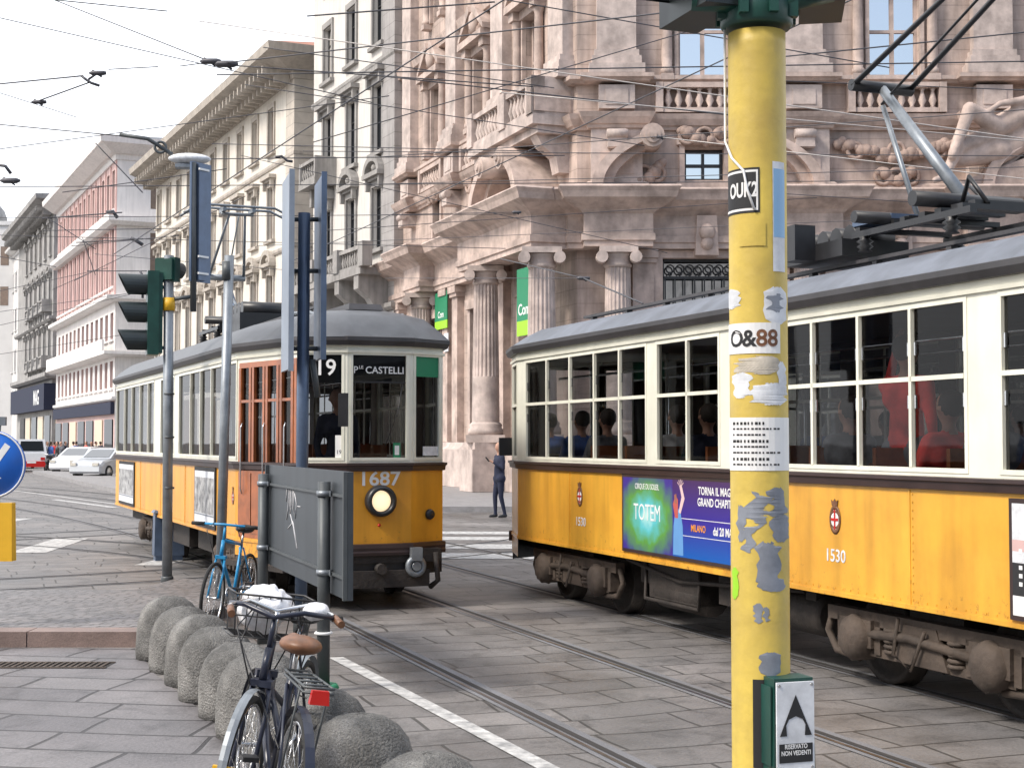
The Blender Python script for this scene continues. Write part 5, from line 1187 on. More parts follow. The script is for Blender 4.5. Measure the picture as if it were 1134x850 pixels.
for i, (a_, b_, c_, d_, j_) in enumerate(((822, 830, 560, 600, .1), (834, 856, 545, 590, .3), (858, 876, 540, 572, .18), (843, 868, 600, 650, .12), (828, 840, 585, 612, .15), (846, 874, 640, 655, .1), (840, 848, 668, 690, .08), (850, 856, 672, 688, .06), (846, 868, 722, 748, .06), (860, 878, 570, 600, .12), (816, 822, 640, 660, .05))): patch(a_, b_, c_, d_, 'patch', .001, jit=j_, seed=30 + i, name='bare_patch')
patch(816, 822, 630, 665, 'lime', .0014, jit=.06, seed=50); patch(826, 855, 245, 272, 'yellow', .0025, name='blank_plate')
# cable running down the pole
pts = []
for px, py in ((810, 20), (809, 60), (810, 100), (811, 150), (820, 172), (832, 188), (836, 210), (843, 232)):
    a_ = ang(max(814, px)); rr = RR + (.006 if px > 812 else .009); pts.append((math.sin(a_) * rr, -math.cos(a_) * rr, zz(py)))
MB().tube(pts, .0035, 6).build('cable', M['white'], YPOLE)
# signals on top
sg = empty('signal_cluster', (0, 0, 0)); sg.parent = YPOLE; zt = zz(24)
k = MB(); k.lathe([(RR + .012, zt), (RR + .02, zt + .01), (RR + .02, zt + .08), (RR + .012, zt + .09), (RR + .012, zt + .4)], (0, 0, 0), 'z', 32)
for i in range(8): t = i * math.pi / 4 - .5; k.box(math.sin(t) * (RR + .025) - .012, math.sin(t) * (RR + .025) + .012, -math.cos(t) * (RR + .025) - .012, -math.cos(t) * (RR + .025) + .012, zt + .02, zt + .07)
k.tube([(-.05, -.05, zt + .06), (-.18, -.04, zt + .07)], .03); k.tube([(.05, -.04, zt + .06), (.2, -.02, zt + .1)], .03)
k.build('collar', M['green'], sg)
def head(parent, x, y, z, rz, n=3, s=1.0, vl=.2, matk='green', lens=('redpl', 'yellowbox', 'bankgreen'), body=True):
    h = empty('signal_head', (x, y, z), rz); h.parent = parent
    k = MB(); k.box(-.14 * s, .14 * s, 0, .12 * s, 0, .3 * s * n, 0, 0); k.box(-.12 * s, .12 * s, .12 * s, .16 * s, .02, .3 * s * n - .02); k.build('housing', M[matk], h)
    for i in range(n):
        zc = (.15 + .3 * i) * s; v = MB(); nn_ = 18; vs = []; fs = []
        for j in range(nn_ + 1):
            t = R(-50) + R(280) * j / nn_
            for q, ln in ((.122, 0), (.122, vl - .4 * vl * (1 - math.sin(t)) / 2)):
                vs.append((q * s * math.cos(t), -ln * s, zc + q * s * math.sin(t)))
            for q, ln in ((.116, vl - .4 * vl * (1 - math.sin(t)) / 2), (.116, 0)): vs.append((q * s * math.cos(t), -ln * s, zc + q * s * math.sin(t)))
        for j in range(nn_):
            for q in range(4): fs.append((j * 4 + q, j * 4 + (q + 1) % 4, (j + 1) * 4 + (q + 1) % 4, (j + 1) * 4 + q))
        v.add(vs, fs); v.build('visor', M['darkgreen'], h)
        MB().lathe([(.1 * s, -.004), (.07 * s, -.02), (.001, -.03)], (0, 0, zc), 'y', 20).build('lens', M[lens[(n - 1 - i) % 3]] if 0 else M['winglass'], h)
    return h
head(sg, -.2, .02, zt + .045, R(-70), matk='darkgreen'); head(sg, .25, .05, zt + .075, R(80), matk='darkgreen'); head(sg, -.03, .2, zt + .06, R(180), matk='darkgreen')
# push button box
bz1, bz0 = P(870, 748, YP).z, P(870, 852, YP).z
bx = empty('button_box', (.055, -.09, bz0), R(18)); bx.parent = YPOLE; hh = bz1 - bz0
k = MB(); k.box(-.058, .062, -.03, .055, 0, hh, .004, .004); k.box(-.062, -.0585, -.02, .05, .02, hh - .02); k.build('housing', M['green'], bx)
k = MB(); k.box(-.052, .056, -.036, -.0305, .008, hh - .008); k.build('face_plate', M['paper'], bx)
for sx_ in (-.045, .049):
    for z_ in (.016, hh - .016): MB().lathe([(.004, -.0385), (.004, -.036)], (sx_, 0, z_), 'y', 8).build('screw', M['chrome'], bx)
Mt = Matrix(((1, 0, 0, .002), (0, 0, -1, -.0365), (0, 1, 0, 0), (0, 0, 0, 1)))
k = MB(); k.cur = 0; k.prism([(-.044, .098), (-.024, .098), (-.026, .125), (-.018, .14), (.002, .148), (.022, .14), (.03, .125), (.028, .098), (.048, .098), (.002, .202)], -.0375, -.0365); k.box(-.046, .05, -.0375, -.0365, .03, .078); k.build('pictogram', M['ink'], bx)
text('RISERVATO\nNON VEDENTI', .0165, Matrix(((1, 0, 0, .002), (0, 0, -1, -.0376), (0, 1, 0, .054), (0, 0, 0, 1))) @ Matrix.Translation((0, .008, 0)), M['white'], 'box_lettering', bx, .02, .78, depth=.0002)
patch(838, 852, 752, 850, 'ink', .004, name='gasket')

# ------------------------------------------------------------------ bollards
pb = MB(); prof = [(.27, 0), (.275, .06), (.272, .22), (.262, .30), (.235, .38), (.19, .44), (.12, .485), (.05, .5), (.001, .502)]
b0_ = Vector((-2.86, 12.1)); b1_ = Vector((-.74, 7.05)); NB = 10
ords = ['farthest', 'second farthest', 'third farthest', 'fourth farthest', 'fifth farthest', 'sixth farthest', 'seventh farthest', 'eighth farthest', 'ninth farthest']
protob = None
locs = [b0_ + (b1_ - b0_) * (i / 8.0) for i in range(9)] + [Vector((-.36, 6.2))]
for i, p in enumerate(locs):
    rnd = random.Random(i)
    if protob is None:
        MB().lathe(prof, (0, 0, 0), 'z', 40); o = MB().lathe(prof, (0, 0, 0), 'z', 40).build('bollard', M['concrete']); protob = o
        for v in o.data.vertices: v.co += Vector((rnd.uniform(-1, 1), rnd.uniform(-1, 1), rnd.uniform(-1, 1))) * .0025
    else: o = protob.copy(); COL.objects.link(o)
    o.location = (p.x, p.y, 0); o.rotation_euler = (R(rnd.uniform(-2, 2)), R(rnd.uniform(-2, 2)), rnd.uniform(0, 6))
    o.scale = (rnd.uniform(.93, 1.03),) * 2 + (rnd.uniform(.95, 1.03),)
    lb = f'grey concrete domed bollard, {ords[i]} from the camera in the row beside the kerb' if i < 7 else ['', 'grey concrete domed bollard half hidden behind the wheels of the parked bicycles', 'large grey concrete domed bollard right of the bicycles, top fully visible', 'nearest grey concrete domed bollard, only its top showing at the bottom edge'][i - 6]
    tag(o, lb, 'bollard', 'domed concrete bollards in a row')

# ------------------------------------------------------------------ posts and signs
def post(name, px_top, py_top, px, py, r, matk, label, cat, collars=()):
    g = G(px, py); Y = g.y; t = P(px_top, py_top, Y); E = empty(name, g, 0, label, cat)
    v = t - g; MB().tube([(0, 0, 0), tuple(v)], r, 16).build('post', M[matk], E)
    MB().lathe([(r * 1.25, 0), (r * 1.25, .12), (r * 1.1, .14)], (0, 0, 0), 'z', 16).build('base_collar', M['greypost'], E)
    return E, v, Y
# traffic light post
TL, v, Y = post('traffic_light', 187, 283, 185, 650, .062, 'galv', 'slim grey post with dark green three-lamp traffic light facing left, beside tram 1687', 'traffic light')
S_ = Y / F
def rel(E, px, py, Y): p = P(px, py, Y); return p - E.location
q = rel(TL, 162, 393, Y); hd = head(TL, q.x, q.y, q.z, R(-72), 3, 1.15, .30)
k = MB()
for py in (318, 385): a_ = rel(TL, 186, py, Y); b_ = rel(TL, 172, py, Y); k.tube([a_, b_], .022)
for py in (436, 484, 540): a_ = rel(TL, 187, py, Y); k.lathe([(.068, -.012), (.068, .012)], (a_.x, a_.y, a_.z), 'z', 16)
k.build('clamps', M['greypost'], TL)
q = rel(TL, 187, 312, Y); h2 = head(TL, q.x, q.y + .08, q.z, R(160), 1, 1.0)
k = MB(); q = rel(TL, 187, 344, Y); k.lathe([(.075, 0), (.075, .16)], (q.x, q.y, q.z), 'z', 16); k.build('yellow_band', M['yellowbox'], TL)
# tall blue-grey sign back hung off an arm on the same post
k = MB(); a_ = rel(TL, 187, 332, Y); b_ = rel(TL, 214, 328, Y); c_ = rel(TL, 214, 345, Y); d_ = rel(TL, 214, 180, Y); k.tube([a_, b_], .025); k.tube([c_, d_], .04); k.build('sign_arm', M['greypost'], TL)
BS = empty('direction_sign', TL.location, 0, 'tall narrow blue-grey sign seen from behind, above the small green signal', 'sign')
k = MB(); p0, p1 = rel(TL, 211, 311, Y - .05), rel(TL, 233, 311, Y + .25); top = rel(TL, 221, 179, Y).z
Mx = frame((p1.x, p1.y), (p0.x, p0.y)); Ls = (Vector((p1.x, p1.y)) - Vector((p0.x, p0.y))).length; k.M = Mx; k.box(0, Ls, -.03, .0, p0.z, top); k.box(Ls * .35, Ls * .75, .001, .05, p0.z + .02, top - .02); k.build('sign_back', M['bluegrey'], BS)
for f in (.06, .2, .93): k = MB(Mx); k.box(Ls * .3, Ls * .8, .051, .07, p0.z + (top - p0.z) * f, p0.z + (top - p0.z) * f + .025); k.build('clip', M['white'], BS)
# litter bin / cabinet behind it
g = G(186, 620); CB = empty('litter_bin', g, R(20), 'dark blue-grey bin box standing behind the traffic light post', 'bin')
k = MB(); k.box(-.22, .22, -.16, .16, .08, .72, .01, .01); k.box(-.2, .2, -.14, .14, 0, .079); k.build('box', M['bluegrey'], CB); MB().box(-.24, .24, -.18, .18, .721, .76, .03, .03).build('lid', M['bluegrey'], CB)
# leaning lamp post with the blue bike
LP_, v, Y = post('lamp_post', 254, 283, 243, 676, .052, 'galv', 'slim grey steel post leaning slightly right, with the blue bicycle chained to it', 'post')
q = rel(LP_, 252, 300, Y); k = MB(); k.lathe([(.06, -.1), (.06, .1)], (q.x, q.y, q.z), 'z', 14); k.build('top_cap', M['greypost'], LP_)
# sign cluster in front of the door
SC, v, Y = post('sign_post', 337, 236, 333, 700, .058, 'bluegrey', 'blue-grey pole carrying two tall narrow signs seen edge-on, in front of the tram door', 'sign post')
for (pa, pb, pt, dy, mt, nm) in ((311, 325, (197, 412), -.4, 'palesign', 'pale_sign'), (347, 361, (200, 400), .35, 'bluegrey', 'blue_sign_back')):
    a_ = rel(SC, pa + 2, pt[1], Y + .3); b_ = rel(SC, pb - 3, pt[1], Y - .35); t_ = rel(SC, pa, pt[0], Y).z; Mx = frame((a_.x, a_.y), (b_.x, b_.y)) if 0 else frame((b_.x, b_.y), (a_.x, a_.y)); Ls = math.hypot(a_.x - b_.x, a_.y - b_.y)
    k = MB(Mx); k.box(0, Ls, -.015, .015, a_.z, t_); k.box(-.015, 0.0, -.025, .025, a_.z - .02, t_ + .02); k.build(nm, M[mt], SC)
for py in (243, 300, 386): MB().tube([rel(SC, 318, py, Y), rel(SC, 358, py, Y)], .022).build('bracket', M['greypost'], SC)
k = MB(); a_ = rel(SC, 346, 398, Y); b_ = rel(SC, 352, 440, Y); k.tube([a_, b_], .03); k.build('bracket', M['greypost'], SC)
# dark board on two posts (seen from behind)
gl_, gr_ = G(298, 712), G(367, 765)
dv = Vector((gr_.x - gl_.x, gr_.y - gl_.y)); Lb = dv.length; BD = empty('notice_board', (gl_.x, gl_.y, 0), math.atan2(dv.y, dv.x), 'dark grey board seen from behind on two grey posts, scrawled with chalky graffiti', 'notice board')
ztb = P(367, 530, gr_.y).z; zbb = P(367, 657, gr_.y).z
for x_ in (0, Lb): MB().tube([(x_, -.06, 0), (x_, -.06, ztb - .02)], .047, 16).build('post', M['greypost'], BD)
k = MB(); k.box(-.1, Lb + .5, .0, .04, zbb, ztb + .06); 
k.build('board', M['boardback'], BD)
k = MB(); k.box(-.07, Lb + .47, -.02, -.002, zbb + .14, zbb + .16); k.box(-.07, Lb + .47, -.02, -.002, ztb - .12, ztb - .10); k.box(-.1, -.07, -.03, -.002, zbb, ztb + .06); k.box(Lb + .47, Lb + .5, -.03, -.002, zbb, ztb + .06); k.build('stiffeners', M['greypost'], BD)
k = MB()
for x_ in (0, Lb):
    for z_ in (zbb + .155, ztb - .105): k.lathe([(.056, -.02), (.056, .02)], (x_, -.06, z_), 'z', 16); k.box(x_ - .09, x_ + .09, -.035, -.0301, z_ - .02, z_ + .02)
k.build('clamps', M['galv'], BD)
rnd = random.Random(4); k = MB(); cx_ = Lb * .42; cz_ = (ztb + zbb) / 2 + .08
for path_ in ([(-.3, .1), (-.25, .22), (-.16, .2), (-.2, .05), (-.27, -.05)], [(-.1, .22), (-.12, 0), (-.02, .12), (0, .22)], [(.05, .2), (.02, .05), (.12, -.02), (.16, .1), (.08, .18)], [(-.1, .0), (.05, -.1), (.16, -.22), (.02, -.06), (-.2, -.12)], [(.2, .08), (.34, .08)], [(.0, -.05), (.1, -.16), (.2, -.26)]):
    k.tube([(cx_ + x_, -.0022, cz_ + z_) for x_, z_ in path_], .0055, 5)
k.build('graffiti', M['palecloth'], BD)
k = MB(); k.torus((Lb, -.06, .03), .085, .03, 'z', 18, 6); k.build('green_wrap', M['bankgreen'], BD)
MB().torus((Lb, -.06, .42), .055, .012, 'z', 18, 6).build('cable_tie', M['white'], BD)
# keep-left sign on the left edge
g = G(-6, 692, .118); KS = empty('keep_left_sign', g, 0, 'round blue sign with white arrow above a yellow box, at the left edge', 'road sign'); Y = g.y
MB().tube([(0, 0, 0), (0, 0, P(0, 462, Y).z - .118)], .033, 14).build('post', M['galv'], KS)
q = rel(KS, -6, 514, Y); rd = .31
k = MB(); k.lathe([(.001, -.02), (rd, -.02), (rd, 0), (.001, 0)], (q.x, -.06, q.z), 'y', 40); k.build('disc', M['bluesign'], KS)
MB().torus((q.x, -.08, q.z), rd - .012, .008, 'y', 40, 6).build('rim', M['white'], KS)
k = MB(); k.M = Matrix.Translation((q.x + .02, -.083, q.z)) @ Matrix.Rotation(R(35), 4, 'Y'); k.box(-.03, .03, 0, .002, -.08, .22); k.prism([(-.13, -.06), (.13, -.06), (0, -.24)], 0, .002); k.build('arrow', M['white'], KS)
z1_, z0_ = rel(KS, 0, 556, Y).z, rel(KS, 0, 620, Y).z; k = MB(); k.box(-.15, .19, -.12, .0, z0_, z1_, .01, .01); k.build('yellow_box', M['yellowbox'], KS)
k = MB(); q2 = rel(KS, 5, 465, Y); k.box(q.x - .05, q.x + .1, -.02, .02, q2.z - .05, q2.z + .03); k.build('bracket', M['galv'], KS)

# ------------------------------------------------------------------ bicycles
def wheel(parent, x, r=.335, tm='rubber', fend=None, nsp=24):
    w = empty('wheel', (x, 0, r)); w.parent = parent
    MB().torus((0, 0, 0), r - .016, .017, 'y', 44, 8).build('tyre', M[tm], w)
    MB().torus((0, 0, 0), r - .04, .010, 'y', 44, 6).build('rim', M['chrome'], w)
    k = MB(); k.lathe([(.02, -.045), (.012, -.03), (.012, .03), (.02, .045)], (0, 0, 0), 'y', 10)
    for i in range(nsp): t = 2 * math.pi * i / nsp; s_ = (.03 if i % 2 else -.03); k.tube([(.015 * math.cos(t + .8), s_, .015 * math.sin(t + .8)), ((r - .045) * math.cos(t), 0, (r - .045) * math.sin(t))], .0016, 4)
    k.build('spokes', M['chrome'], w)
    if fend:
        k = MB(); pts = [((r + .03) * math.cos(t), 0, (r + .03) * math.sin(t)) for t in [R(fend[0] + (fend[1] - fend[0]) * i / 16) for i in range(17)]]
        vs = []; fs = []
        for i, p in enumerate(pts): 
            for q_ in (-.02, 0, .02): vs.append((p[0] * (1 - abs(q_) * .4), q_, p[2] * (1 - abs(q_) * .4)))
        for i in range(16): fs += [(i * 3, i * 3 + 1, i * 3 + 4, i * 3 + 3), (i * 3 + 1, i * 3 + 2, i * 3 + 5, i * 3 + 4)]
        k.add(vs, fs); k.build('mudguard', M[fend[2]], w)
    return w
def bike(name, label, loc, rz, lean, paint, kind, steer=0):
    B = empty(name, loc, rz, label, 'bicycle'); B.rotation_euler = (lean, 0, rz)
    fk = ('bikedark' if kind != 'city2' else 'galv')
    wheel(B, 0, tm='rubber' if kind != 'sport' else 'rubber', fend=(20, 190, fk) if kind != 'sport' else None)
    wheel(B, 1.06, fend=(-10, 150, fk) if kind != 'sport' else None)
    bb = (.43, 0, .28); st = (.28, 0, .78); ht = (.86, 0, .86); hb = (.9, 0, .72)
    k = MB(); k.tube([bb, st], .016); k.tube([ht, hb], .019)
    if kind == 'sport': k.tube([st, ht], .016); k.tube([bb, hb], .018)
    else: k.tube([(.36, 0, .5), hb], .016); k.tube([bb, (.65, 0, .42), (hb[0], 0, hb[2] - .03)], .018)
    for s_ in (-.05, .05): k.tube([(0, s_, .335), (bb[0], s_ * .6, bb[2])], .009); k.tube([(0, s_, .335), (st[0], s_ * .4, st[2] - .03)], .008)
    k.build('frame', M[paint], B)
    k = MB()
    for s_ in (-.05, .05): k.tube([(.905, s_ * .8, .70), (.96, s_, .55), (1.06, s_, .335)], .011)
    k.box(.87, .93, -.05, .05, .69, .72); k.build('fork', M[paint], B)
    k = MB(); k.tube([st, (.25, 0, .9)], .012); k.build('seat_post', M['chrome'], B)
    k = MB(); k.ball((.2, 0, .93), .1, 8, (1.25, .95, .42)); k.ball((.34, 0, .935), .055, 8, (2.0, .55, .5)); k.build('saddle', M['brownlea'] if kind == 'city1' else M['black'], B)
    k = MB(); k.tube([(.86, 0, .86), (.84, 0, 1.0)], .013)
    if kind == 'sport': hbp = [(.84, -.31, 1.0), (.86, 0, 1.01), (.84, .31, 1.0)]
    else: hbp = [(.62, -.25, 1.0), (.74, -.24, 1.02), (.86, -.14, 1.04), (.86, 0, 1.0), (.86, .14, 1.04), (.74, .24, 1.02), (.62, .25, 1.0)]
    k.tube(hbp, .012); H2 = k.build('handlebar', M[{'city1': 'chrome', 'sport': 'bikeblue', 'city2': 'bikedark'}[kind]], B)
    for s_ in (-1, 1): MB().tube([(.84, s_ * .33, 1.0), (.845, s_ * .2, 1.003)] if kind == 'sport' else [(.58, s_ * .255, .995), (.7, s_ * .245, 1.012)], .018).build('grip', M['brownlea'] if kind == 'city1' else M['rubber'], H2)
    k = MB(); k.tube([(.84, .1, 1.03), (.8, .16, .85), (.5, .06, .6), (.1, .05, .5)], .004, 5); k.tube([(.84, -.1, 1.03), (.95, -.14, .95), (.96, -.04, .7)], .004, 5); k.build('brake_cables', M['black'], B)
    k = MB(); k.torus((bb[0], -.055, bb[2]), .085, .006, 'y', 28, 5); k.lathe([(.08, -.002), (.02, .002)], (bb[0], -.055, bb[2]), 'y', 20); k.tube([(bb[0], -.06, bb[2]), (bb[0] + .1, -.09, bb[2] - .13)], .008); k.tube([(bb[0], .05, bb[2]), (bb[0] - .1, .09, bb[2] + .13)], .008)
    k.tube([(0, -.055, .365), (bb[0], -.055, bb[2] + .085)], .004, 5); k.tube([(0, -.055, .305), (bb[0], -.055, bb[2] - .085)], .004, 5); k.build('crankset', M['chrome'], B)
    for s_ in (-1, 1): MB().box(bb[0] - s_ * -.1 - .04, bb[0] - s_ * -.1 + .04, (-.16 if s_ > 0 else .09), (-.09 if s_ > 0 else .16), bb[2] - s_ * .13 - .01, bb[2] - s_ * .13 + .01).build('pedal', M['black'], B)
    if kind == 'city1':
        k = MB()
        for z_ in (.80, .82): k.tube([(-.28, -.06, z_), (-.28, .06, z_), (.2, .05, z_), (.2, -.05, z_), (-.28, -.06, z_)], .006, 6)
        for x_ in (-.2, -.1, 0, .1): k.tube([(x_, -.06, .82), (x_, .06, .82)], .005, 5)
        for s_ in (-.06, .06): k.tube([(-.2, s_, .80), (0, s_, .335)], .005, 5)
        k.build('rear_rack', M['greypost'], B)
        k = MB(); k.box(-.325, -.29, -.04, .04, .76, .815, .004, .006); k.build('rear_light', M['redpl'], B)
        k = MB(); x0, x1, y0, y1, z0, z1 = .92, 1.2, -.19, .19, .86, 1.06
        for z_ in (z0, (z0 + z1) / 2, z1): k.tube([(x0, y0, z_), (x1, y0, z_), (x1, y1, z_), (x0, y1, z_), (x0, y0, z_)], .004 if z_ != z1 else .006, 6)
        for i in range(8):
            t = i / 7; yy = y0 + (y1 - y0) * t; xx = x0 + (x1 - x0) * t
            k.tube([(x0, yy, z1), (x0 + .02, yy * .9, z0), (x1 - .02, yy * .9, z0), (x1, yy, z1)], .0028, 5); k.tube([(xx, y0, z1), (xx, y0 * .9, z0), (xx, y1 * .9, z0), (xx, y1, z1)], .0028, 5)
        k.build('basket', M['black'], B)
    if kind == 'city2':
        k = MB(); k.box(1.37, 1.39, -.045, .045, .40, .43); k.build('reflector', M['yellowbox'], B)
    return B
ybk = 5.85
BA = bike('bicycle', 'dark city bicycle with brown saddle, red rear light and a wire basket', (-.97, 6.05, 0), R(109), R(8), 'bikedark', 'city1')
BB = bike('bicycle', 'black bicycle with a pale front mudguard pointing towards the camera, left of the basket bicycle', (-1.16, 7.55, 0), R(-95), R(-8), 'bikedark', 'city2')
gb = G(250, 700); BC = bike('bicycle', 'blue sports bicycle with straight blue handlebar leaning on the leaning grey post', (gb.x + .0, gb.y + .95, 0), R(-97), R(-4), 'bikeblue', 'sport')
# white bag in the basket and cloth on the handlebar
MA = Matrix.Translation(BA.location) @ BA.rotation_euler.to_matrix().to_4x4()
def bagmesh(c, sc, seed, name, label, mt='bag'):
    rnd = random.Random(seed); m = MB(); m.ball((0, 0, 0), 1, 30, sc); o = m.build(name, M[mt], smooth=True)
    for v in o.data.vertices:
        n_ = math.sin(v.co.x * 38 + seed) * math.cos(v.co.y * 33) + math.sin(v.co.z * 42 + v.co.x * 21); v.co *= 1 + .09 * n_ + .07 * math.sin(v.co.x * 90 + v.co.y * 70) * math.cos(v.co.z * 80 + v.co.y * 50); 
    o.location = MA @ Vector(c); return tag(o, label, 'bag')
bagmesh((1.05, .02, 1.0), (.13, .15, .11), 1, 'plastic_bag', 'crumpled white plastic bag lying in the wire bicycle basket')
bagmesh((.80, -.17, 1.02), (.06, .09, .045), 5, 'plastic_bag', 'small white plastic bag wrapped round the handlebar of the basket bicycle')

# ------------------------------------------------------------------ walking man and distant people
g = G(553, 573, .0); WM = person('person', [M['skin'], M['navy'], M['navy'], M['hair'], M['black']], caps_person('stroll'), (g.x, g.y, 0), R(-65), 'man in dark blue suit walking past the bank looking down at his phone', scale=1.0)
hp = Matrix.Translation(WM.location) @ Matrix.Rotation(R(-65), 4, 'Z') @ Vector((.07, -.33, 1.36)); k = MB(Matrix.Translation(hp) @ Matrix.Rotation(R(-65), 4, 'Z') @ Matrix.Rotation(R(40), 4, 'X')); k.box(-.035, .035, -.006, .006, -.05, .08); tag(k.build('phone', M['ink']), 'small black phone in the hand of the walking man', 'phone')
cols_ = ['navy', 'greycloth', 'black', 'redcloth', 'bluecloth', 'palecloth']
protos = []
for j, cm in enumerate(cols_): protos.append(person_mesh(caps_person('walk' if j % 2 else 'stand'), [M['skin'], M[cm], M['greycloth'], M['hair'], M['black']], .04))
crowd = [(52, 520), (56, 522), (60, 519), (63, 523), (67, 520), (72, 517), (81, 517), (95, 517), (101, 518), (106, 518), (111, 517), (44, 517), (84, 518)]
words = {'navy': 'dark blue', 'greycloth': 'grey', 'black': 'black', 'redcloth': 'red', 'bluecloth': 'mid blue', 'palecloth': 'pale'}
crowd.sort()
nth = 'first second third fourth fifth sixth seventh eighth ninth tenth eleventh twelfth thirteenth fourteenth fifteenth sixteenth seventeenth eighteenth'.split()
for i, (px, py) in enumerate(crowd):
    g = G(px, py); c_ = cols_[i * 5 % 6]; o = bpy.data.objects.new('person', protos[i * 5 % 6]); COL.objects.link(o); o.location = (g.x, g.y, .0); o.rotation_euler = (0, 0, i * 1.3)
    tag(o, f'pedestrian in {words[c_]} clothes, {nth[i]} from the left in the distant street crowd', 'person', 'pedestrians in the distant crowd')
# ------------------------------------------------------------------ cars
def car(name, label, px, py, rz, paint, kind='hatch', L=4.1, rear=False):
    g = G(px, py); C = empty(name, g, rz, label, 'car'); W_ = .88
    if kind == 'hatch':
        low = [(-L / 2, .35), (-L / 2 + .02, .62), (-L / 2 + .35, .84), (-L / 2 + 1.05, .96), (L / 2 - .35, .98), (L / 2, .85), (L / 2 + .02, .4), (L / 2 - .1, .25), (-L / 2 + .1, .25)]
        gh = [(-L / 2 + .95, .955), (-L / 2 + 1.75, 1.42), (-L / 2 + 2.6, 1.48), (L / 2 - .45, 1.38), (L / 2 - .1, .975)]
        wz = 1.02, 1.36
    else:
        low = [(-L / 2, .4), (-L / 2 + .02, .75), (-L / 2 + .5, 1.0), (-L / 2 + .9, 1.08), (L / 2, 1.08), (L / 2, .35), (-L / 2 + .1, .3)]
        gh = [(-L / 2 + .85, 1.075), (-L / 2 + 1.45, 1.8), (-L / 2 + 1.9, 1.9), (L / 2 - .1, 1.9), (L / 2 - .01, 1.075)]
    m = MB(); n = len(low)
    ys = [(-W_, .93), (-W_ + .08, 1), (W_ - .08, 1), (W_, .93)]; vs = []
    for y, s_ in ys: vs += [(x * s_, y, .25 + (z - .25) * (.9 + .1 * (s_ == 1))) for x, z in low]
    fs = [list(range(n)), list(range(3 * n, 4 * n))[::-1]] + [(i + j * n, i + (j + 1) * n, (i + 1) % n + (j + 1) * n, (i + 1) % n + j * n) for j in range(3) for i in range(n)]
    m.add(vs, fs); n = len(gh); vs = []
    for y, q in ((-W_ + .04, 0), (-W_ + .2, 1), (W_ - .2, 1), (W_ - .04, 0)):
        vs += [(x, (y if z < 1.1 else y * .86), z) for x, z in gh]
    fs = [list(range(n)), list(range(3 * n, 4 * n))[::-1]] + [(i + j * n, i + (j + 1) * n, (i + 1) % n + (j + 1) * n, (i + 1) % n + j * n) for j in range(3) for i in range(n)]
    m.add(vs, fs); m.build('body', M[paint], C)
    zc0, zc1 = gh[0][1] + .06, gh[2][1] - .1; k = MB()
    def lerp(a, b, t): return (a[0] + (b[0] - a[0]) * t, a[1] + (b[1] - a[1]) * t)
    for s_ in (-1, 1):
        y0, y1 = s_ * (W_ - .035), s_ * (W_ * .86 - .03)
        pts = [(gh[0][0] + .28, gh[0][1] + .05), (gh[1][0] + .12, gh[1][1] - .08), (gh[3][0] - .1, gh[3][1] - .12), (gh[4][0] - .25, gh[4][1] + .05)]
        vs = [(x, y0 + (y1 - y0) * ((z - gh[0][1]) / (gh[2][1] - gh[0][1])) + s_ * .012, z) for x, z in pts]; k.add(vs, [(0, 1, 2, 3)])
    k.build('side_windows', M['carglass'], C)
    a, b = gh[0], gh[1]; k = MB(); p0, p1 = lerp(a, b, .12), lerp(a, b, .9); k.add([(p0[0] - .015, -.7, p0[1] + .01), (p0[0] - .015, .7, p0[1] + .01), (p1[0] - .015, .62, p1[1] + .01), (p1[0] - .015, -.62, p1[1] + .01)], [(0, 1, 2, 3)]); k.build('windscreen', M['carglass'], C)
    a, b = gh[-1], gh[-2]; k = MB(); p0, p1 = lerp(a, b, .15), lerp(a, b, .85); k.add([(p0[0] + .015, -.68, p0[1] + .01), (p0[0] + .015, .68, p0[1] + .01), (p1[0] + .015, .6, p1[1] + .01), (p1[0] + .015, -.6, p1[1] + .01)], [(0, 1, 2, 3)]); k.build('rear_window', M['carglass'], C)
    for x in (-L / 2 + .75, L / 2 - .75):
        for s_ in (-1, 1):
            w_ = MB().lathe([(.2, -.1), (.32, -.1), (.32, .1), (.2, .1)], (x, s_ * (W_ - .08), .32), 'y', 22).build('wheel', M['rubber'], C); MB().lathe([(.001, -.112), (.2, -.105), (.2, .105), (.001, .112)], (x, s_ * (W_ - .08), .32), 'y', 14).build('hubcap', M['chrome'], w_)
    for s_ in (-1, 1):
        MB().box(L / 2 - .06, L / 2 + .03, s_ * .62 - .12, s_ * .62 + .12, .68, .84).build('tail_light', M['redpl'], C); MB().box(-L / 2 - .02, -L / 2 + .12, s_ * .6 - .16, s_ * .6 + .16, .62, .76).build('headlight', M['chrome'], C)
    k = MB(); k.box(L / 2 - .02, L / 2 + .045, -.25, .25, .5, .61); k.build('number_plate', M['white'], C); MB().box(L / 2 - .05, L / 2 + .035, -.8, .8, .3, .45).build('bumper', M['black'] if kind != 'hatch' else M[paint], C)
    return C
car('parked_car', 'white hatchback parked by the kerb, left one of the two pale cars down the street', 88, 524, R(78), 'carwhite', L=3.7)
car('parked_car', 'silver hatchback half hidden by the rear of tram 1687', 117, 529, R(74), 'carsilver', L=3.8)
v_ = car('parked_van', 'small white van seen from behind with red lights at the far left', 35, 521.5, R(-72), 'carwhite', 'van', 3.9)
v_['category'] = 'van'
k = MB(); k.box(1.9, 1.99, -.8, .8, .28, .62); k.build('red_rear_panel', M['redpl'], v_)
v2 = car('parked_van', 'white van partly hidden behind the small van with red lights', 22, 518, R(-72), 'carwhite', 'van', 4.4); v2['category'] = 'van'
